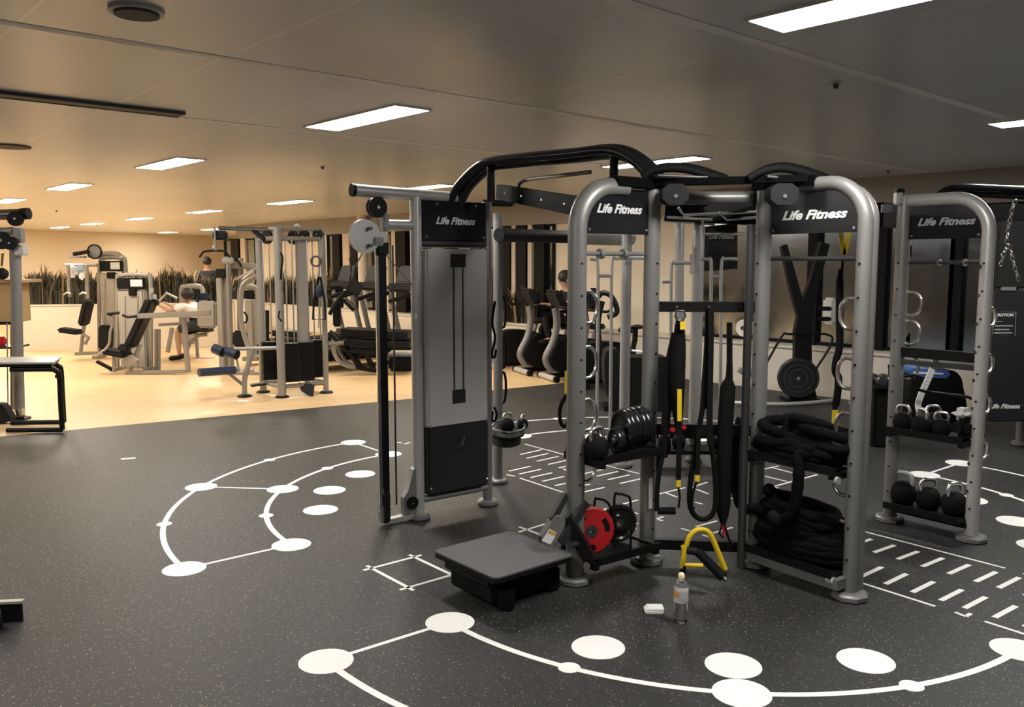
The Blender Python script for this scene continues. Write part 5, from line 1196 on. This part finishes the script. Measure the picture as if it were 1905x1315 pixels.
MB().prism([at(x, y, Y-.02) for x, y in ((1700, 691), (1755, 694), (1755, 697), (1700, 695))], (0, .01, 0)).build('white_line', 'white', bl)
c = at(1745, 770, Y); MB().box((c.x, Y+.25, c.z/2), (.45, .4, c.z), bev=.01).build('base', 'black', bl)
wl = thing('lever_bar', 'white sloping flat lever standing among the kettlebells on the right frame shelf', 'lever', D_.p(.22, .62, .0))
Yl = D_.p(.2, 0).y
pts = smooth([at(x, y, Yl-.02) for x, y in ((1741, 668), (1733, 690), (1722, 715), (1712, 738), (1708, 755), (1712, 768))], 4)
mm = MB()
for a, b in zip(pts, pts[1:]): mm.bar(a, b+(b-a)*.1, .035, .012, up=(0, 1, 0))
mm.build('lever', 'white', wl); MB().box(pts[-1], (.04, .03, .03)).build('lever_foot', 'silver', wl)
for pts_, nm in ((((1681, 700), (1700, 698), (1712, 701)), 'hook'), (((1697, 700), (1699, 722), (1720, 728), (1800, 738), (1808, 742)), 'holder_bar')):
    T(pts_, Yl-.12, .009, nm, 'black', rig)
cart = thing('paper_roll', 'round white paper towel roll mounted on the mirror beyond the rack', 'paper roll', at(1395, 618, 10.9))
cc = wp(wt(1396, O)-.02, O+.12, at(1395, 617, 10.9).z); MB().lathe([(.03, -.07), (.115, -.07), (.115, .07), (.03, .07)], cc, axis=WN, n=28, closed=True).build('roll', 'white', cart)
MB().lathe([(.0, -.1), (.028, -.1), (.028, .09), (.0, .09)], cc, axis=WN, n=14).build('spindle', 'dark_steel', cart)
dp = thing('towel_dispenser', 'white wall dispenser with a red mark seen through the tall front frame', 'dispenser', wp(wt(1551, O), O+.03, 1.0))
a, b = at(1541, 563, 9.7), at(1562, 612, 9.7); cz = (a.z+b.z)/2; w0 = wp(wt(1551, O), O+.085, cz)
db = MB().box(w0, (.16, .13, .33), rz=math.atan2(WD.y, WD.x), bev=.03).build('case', 'white', dp)
MB().box(w0+WN*.067+Vector((0, 0, .02)), (.09, .006, .03), rz=math.atan2(WD.y, WD.x)).build('red_mark', 'red', db)
# small bench and dumbbell seen past the thin post
sbn = thing('flat_bench', 'small silver bench end seen between the thin post and the tall frame', 'bench', G(1385, 735))
pad((1376, 692), (1402, 690), 10.3, .3, .08, 'bench_pad', sbn, 'silver'); T([(1392, 695), (1384, 728)], 10.3, .025, 'leg', 'black', sbn); T([(1400, 695), (1402, 728)], 10.5, .02, 'leg', 'dark_steel', sbn)
# black and chrome dumbbells on the low rack seen between the two right frames
for i, (x, lab) in enumerate(((1632, 'chrome ended dumbbell on the floor stand, left of two between the right frames'), (1650, 'chrome ended dumbbell on the floor stand, right of two between the right frames'))):
    d_ = thing('dumbbell', lab, 'dumbbell', at(x, 712, 7.6), 0, 'dumbbells between the right frames'); q = at(x, 706, 7.6)
    for k in (-1, 1): MB().lathe([(.04, -.03), (.045, -.02), (.045, .02), (.04, .03)], q+Vector((0, k*.08, 0)), axis=(0, 1, 0), n=16).build('weight_head', 'dark_steel', d_)
    MB().cyl(q-Vector((0, .09, 0)), q+Vector((0, .09, 0)), .014, 10).build('handle', 'chrome', d_)
st = thing('dumbbell_stand', 'black stand carrying two chrome ended dumbbells between the right frames', 'stand', G(1640, 800))
q = at(1641, 715, 7.6); MB().box((q.x, 7.6, q.z-.01), (.26, .3, .02)).build('top_plate', 'black', st); MB().box((q.x, 7.6, (q.z-.02)/2), (.2, .2, q.z-.02), bev=.02).build('body', 'black_mat', st)
# ================================================================== LEFT EDGE
lr = thing('cable_column', 'silver cable column with pulley arm standing at the left edge of the wood floor', 'cable machine', G(36, 775))
Y = 8.9
T([(28, 460), (36, 776)], Y, .055, 'post', 'silver', lr, n=16)
BX(24, 455, 42, 475, Y-.06, .12, 'carriage', 'silver_light', lr, .01); BX(22, 424, 38, 452, Y-.04, .1, 'carriage_head', 'silver', lr, .01)
T([(-12, 400), (46, 398)], Y, .055, 'top_arm', 'dark_steel', lr, n=16); T([(40, 398), (54, 397)], Y, .06, 'arm_cap', 'black', lr, n=16)
T([(-12, 432), (26, 430)], Y, .045, 'stay_arm', 'silver', lr, n=14)
for x, y, r in ((29, 407, .075), (3, 447, .09), (19, 452, .07)): pulley(at(x, y, Y-.08), Vector((.2, -1, 0)).normalized(), r, .05, lr)
MB().cyl(at(35, 760, Y-.05), at(37, 772, Y-.05), .05, 14).build('foot_clamp', 'chrome', lr)
MB().lathe([(.11, 0), (.11, .015), (.06, .03)], Vector((at(36, 776, Y).x, Y, 0)), n=20).build('foot_plate', 'black', lr)
T([(5, 470), (3, 495)], Y-.05, .012, 'rope', 'gold', lr); T([(13, 600), (15, 770)], Y-.1, .006, 'cable', 'cable', lr)
bl_ = thing('medicine_ball', 'black ball on the plywood box at the left edge', 'ball', at(4, 520, 9.2))
MB().ball(at(4, 509, 9.2), .065).build('body', 'black', bl_)
wbx = thing('plywood_shelf', 'plywood box shelf with dark front rail at the left edge', 'shelf', at(0, 600, 9.4))
BX(-30, 524, 25, 600, 9.3, .35, 'box', 'wood_box', wbx, .005); BX(-32, 520, 40, 526, 9.25, .4, 'top_board', 'wood_box', wbx, .003); BX(-30, 599, 26, 604, 9.22, .05, 'front_rail', 'black', wbx, .005)
for x in (-24, 22): T([(x, 604), (x, 772)], 9.5, .015, 'leg', 'dark_steel', wbx)
MB().box((at(-28, 700, 9.5).x, 9.5, .012), (.05, .4, .024)).build('foot', 'dark_steel', wbx)
rd = thing('red_weight', 'small red object at the left edge under the plywood shelf', 'weight', at(0, 636, 9.3)); BX(-12, 627, 6, 645, 9.3, .1, 'block', 'red', rd, .02)
BX(-30, 645, 22, 649, 9.25, .35, 'lower_board', 'dark_steel', wbx, .003)
hmp = thing('floor_pulley_cover', 'dark curved cover on the floor at the left edge behind the bench', 'machine cover', G(5, 785))
MB().prism(smooth([at(x, y, 8.6) for x, y in ((-20, 755), (2, 752), (14, 768), (18, 784), (-20, 788))], 3, True), (0, .1, 0)).build('cover', 'stack_dark', hmp)
# padded table with black tube legs
tb = thing('massage_bench', 'bench with pale top and black square tube legs at the left edge', 'bench', G(60, 808))
c0 = Vector((-4.36, 8.17, 0)); dx = Vector((-1, -.06, 0)).normalized(); dy = Vector((-.35, .94, 0)).normalized()
zt_ = .62
def leg(o, nm='leg_frame'):
    return MB().tube(smooth([o+Vector((0, 0, .03)), o+Vector((0, 0, .3)), o+Vector((0, 0, zt_-.06)), o+dx*.03+Vector((0, 0, zt_-.015)), o+dx*.09+Vector((0, 0, zt_)), o+dx*.45+Vector((0, 0, zt_))], 5), .024, n=12).tube([o+Vector((.0, 0, .03)), o+dx*.52+Vector((0, 0, .03))], .024, n=12).build(nm, 'black', tb)
leg(c0); o2 = c0+dy*.42+dx*.04; leg(o2)
MB().tube([c0+dx*.02+Vector((0, 0, zt_-.07)), o2+dx*.02+Vector((0, 0, zt_-.07))], .02, n=10).build('cross_tube', 'black', tb)
MB().tube([c0+dx*.3+Vector((0, 0, zt_)), o2+dx*.3+Vector((0, 0, zt_))], .02, n=10).build('cross_tube', 'black', tb)
tc = c0+dx*.42+dy*.21
MB().prism([tc+dx*(-.36)+dy*(-.24)+Vector((0, 0, zt_+.026)), tc+dx*.6+dy*(-.24)+Vector((0, 0, zt_+.026)), tc+dx*.6+dy*.26+Vector((0, 0, zt_+.026)), tc+dx*(-.36)+dy*.26+Vector((0, 0, zt_+.026))], (0, 0, .03)).build('pad_base', 'black', tb)
MB().prism([tc+dx*(-.38)+dy*(-.25)+Vector((0, 0, zt_+.056)), tc+dx*.6+dy*(-.25)+Vector((0, 0, zt_+.056)), tc+dx*.6+dy*.27+Vector((0, 0, zt_+.056)), tc+dx*(-.38)+dy*.27+Vector((0, 0, zt_+.056))], (0, 0, .018)).build('top_pad', 'silver_light', tb)
# kettlebell and rack corner cut by the bottom left of the frame
Yk = 3.35
cr = thing('weight_rack', 'corner of a low rack with a pale top edge cut off by the left border', 'rack', G(-20, 1168))
q = G(22, 1168); MB().box(q+Vector((-.20, .05, .045)), (.42, .012, .09), rz=.12).build('side_panel', 'black', cr)
MB().box(q+Vector((-.20, .05, .095)), (.43, .03, .012), rz=.12).build('top_edge', 'silver_light', cr)
k = put_kb(.045, q+Vector((-.07, -.03, 0)), .4, 'small dark kettlebell by the low rack corner at the left border', 'kettlebells on the floor')
cdp = G(452, 747)
solo(MB().box(cdp+Vector((0, 0, .004)), (.13, .09, .006), rz=.3, bev=.001), 'paper_sheet', 'white', 'small white paper lying on the wood floor before the gantry legs', 'paper', cdp)
# ================================================================== PEOPLE
def person(lab, base, J, parts, group=None, facing=(0, -1, 0)):
    """J: joint -> (x, y, z) in metres; one skinned body with clothes as children"""
    t = thing('person', lab, 'person', base, 0)
    R = dict(pelvis=.125, belly=.12, chest=.14, neck=.052, head0=.075, head1=.092, head2=.085, sh=.062, el=.042, wr=.028, hand=.034, ft=.014, hip=.085, kn=.056, an=.036, toe=.03)
    nodes = {}; edges = []
    def add(n, p, r): nodes[n] = (Vector(p), r)
    add('pelvis', J['pelvis'], R['pelvis']); add('belly', J['belly'], R['belly']); add('chest', J['chest'], R['chest']); add('neck', J['neck'], R['neck'])
    hd = Vector(J['head']); nk = Vector(J['neck']); u = (hd-nk).normalized()
    add('head0', hd-u*.06, R['head0']); add('head1', hd+u*.02, R['head1']); add('head2', hd+u*.09, R['head2']*.8)
    edges += [('pelvis', 'belly'), ('belly', 'chest'), ('chest', 'neck'), ('neck', 'head0'), ('head0', 'head1'), ('head1', 'head2')]
    for s in ('l', 'r'):
        add('sh'+s, J['sh'+s], R['sh']); add('el'+s, J['el'+s], R['el']); add('wr'+s, J['wr'+s], R['wr'])
        w = Vector(J['wr'+s]); d = (w-Vector(J['el'+s])).normalized(); add('ha'+s, w+d*.06, R['hand'])
        edges += [('chest', 'sh'+s), ('sh'+s, 'el'+s), ('el'+s, 'wr'+s), ('wr'+s, 'ha'+s)]
        sd = d.cross(Vector((0, 0, 1))); sd = sd.normalized() if sd.length > .1 else Vector((1, 0, 0)); dn = sd.cross(d)
        for i in range(4):
            b0_ = w+d*.10+sd*(.027-.018*i); L = (.055, .065, .06, .045)[i]
            add('f%d%s' % (i, s), b0_, .010); add('g%d%s' % (i, s), b0_+d*L*.6-dn*.02, .009); edges += [('ha'+s, 'f%d%s' % (i, s)), ('f%d%s' % (i, s), 'g%d%s' % (i, s))]
        add('t'+s, w+d*.05+sd*.05, .011); edges.append(('ha'+s, 't'+s))
        add('hp'+s, J['hp'+s], R['hip']); add('kn'+s, J['kn'+s], R['kn']); add('an'+s, J['an'+s], R['an']); add('to'+s, J['to'+s], R['toe'])
        edges += [('pelvis', 'hp'+s), ('hp'+s, 'kn'+s), ('kn'+s, 'an'+s), ('an'+s, 'to'+s)]
    skin('body', nodes, edges, 'skin', t, 'pelvis', 2)
    def cloth(nm, keys, m, k, rootn, cut=()):
        nn = {a: (nodes[a][0], nodes[a][1]*k+.008) for a in keys}
        for a, b, f in cut: nn[a+'c'] = (nodes[a][0].lerp(nodes[b][0], f), (nodes[a][1]*(1-f)+nodes[b][1]*f)*k+.008)
        ee = [(a, b) for a, b in edges if a in nn and b in nn]+[(a, a+'c') for a, b, f in cut]
        return skin(nm, nn, ee, m, t, rootn, 2)
    cloth('shirt', ['pelvis', 'belly', 'chest', 'shl', 'shr'], parts[0], 1.22, 'chest', (('shl', 'ell', .7), ('shr', 'elr', .7), ('chest', 'neck', .55)))
    cloth('trousers', ['pelvis', 'hpl', 'hpr', 'knl', 'knr']+(['anl', 'anr'] if parts[2] else []), parts[1], 1.12, 'pelvis')
    for s in 'lr':
        a = nodes['an'+s][0]; b = nodes['to'+s][0]; MB().tube([a+(a-b).normalized()*.05-Vector((0, 0, .03)), a-Vector((0, 0, .03)), b, b+(b-a).normalized()*.03], [.035, .045, .042, .025], n=12).build('shoe', parts[3], t)
    f = Vector(facing).normalized(); sd = f.cross(u).normalized()
    MB().ball(hd+u*.045-f*.022, .108, (1, 1.0, 1.0), 18).build('hair', 'hair', t)
    fc = hd+f*.078
    MB().lathe([(.010, 0), (.004, .03)], fc+f*.005+u*.0-u*.01, axis=f-u*.3, n=8).build('nose', 'skin', t)
    for k in (-1, 1):
        MB().ball(fc+sd*.03*k+u*.02+f*.004, .009, (1, 1, .7), 8).build('eye', 'hair', t)
        MB().ball(hd+sd*.09*k, .022, (.5, .8, 1.2), 8).build('ear', 'skin', t)
    MB().ball(fc-u*.045+f*.002, .016, (1.4, .5, .35), 8).build('mouth', 'red', t)
    return t
# rider on the second bike, facing left
def bp2(f, h, k=0): return bq(f, h, k)
person('person in black clothes with dark tied hair riding the middle exercise bike', bq(-.3, 0), dict(
    pelvis=bp2(-.33, .84), belly=bp2(-.32, .97), chest=bp2(-.28, 1.13), neck=bp2(-.24, 1.27), head=bp2(-.21, 1.38),
    shl=bp2(-.27, 1.18, .17), shr=bp2(-.27, 1.18, -.17), ell=bp2(-.10, .98, .25), elr=bp2(-.10, .98, -.25), wrl=bp2(.12, 1.02, .21), wrr=bp2(.12, 1.02, -.21),
    hpl=bp2(-.28, .80, .09), hpr=bp2(-.28, .80, -.09), knl=bp2(.16, .86, .12), knr=bp2(.12, .66, -.12), anl=bp2(.10, .52, .17), anr=bp2(-.04, .26, -.17), tol=bp2(.24, .48, .17), tor=bp2(.10, .20, -.17)),
    ('cloth_black', 'cloth_black', True, 'black'), facing=(-.93, -.36, 0))
Yp = 21.0; x0 = at(386, 500, Yp).x
P_ = lambda dx_, z, dy_=0: Vector((x0+dx_, Yp+dy_, z))
person('person in a dark top standing with back turned by the plants at far left', (x0, Yp, 0), dict(
    pelvis=P_(0, .98), belly=P_(0, 1.12), chest=P_(0, 1.33), neck=P_(0, 1.49), head=P_(0, 1.62), shl=P_(-.17, 1.40), shr=P_(.17, 1.40), ell=P_(-.27, 1.14), elr=P_(.27, 1.14), wrl=P_(-.24, .92, .1), wrr=P_(.24, .92, .1),
    hpl=P_(-.09, .92), hpr=P_(.09, .92), knl=P_(-.1, .5), knr=P_(.1, .5), anl=P_(-.11, .09), anr=P_(.11, .09), tol=P_(-.12, .04, .14), tor=P_(.12, .04, .14)),
    ('cloth_grey', 'cloth_grey', True, 'black'), facing=(0, 1, 0))
Yp = 14.3; x0 = at(362, 600, Yp).x
person('person in a white shirt bending over the rear press machine', (x0, Yp, 0), dict(
    pelvis=P_(.16, .68), belly=P_(.08, .78), chest=P_(-.08, .88), neck=P_(-.10, 1.0, -.05), head=P_(-.08, 1.08, -.10), shl=P_(-.10, .92, -.16), shr=P_(-.10, .92, .16), ell=P_(-.33, .84, -.2), elr=P_(-.33, .84, .2), wrl=P_(-.48, .92, -.18), wrr=P_(-.48, .92, .18),
    hpl=P_(.13, .62, -.09), hpr=P_(.13, .62, .09), knl=P_(-.25, .52, -.14), knr=P_(-.25, .52, .14), anl=P_(-.22, .10, -.14), anr=P_(-.22, .10, .14), tol=P_(-.36, .05, -.15), tor=P_(-.36, .05, .15)),
    ('cloth_white', 'cloth_grey', False, 'black'), facing=(-.7, -.7, 0))
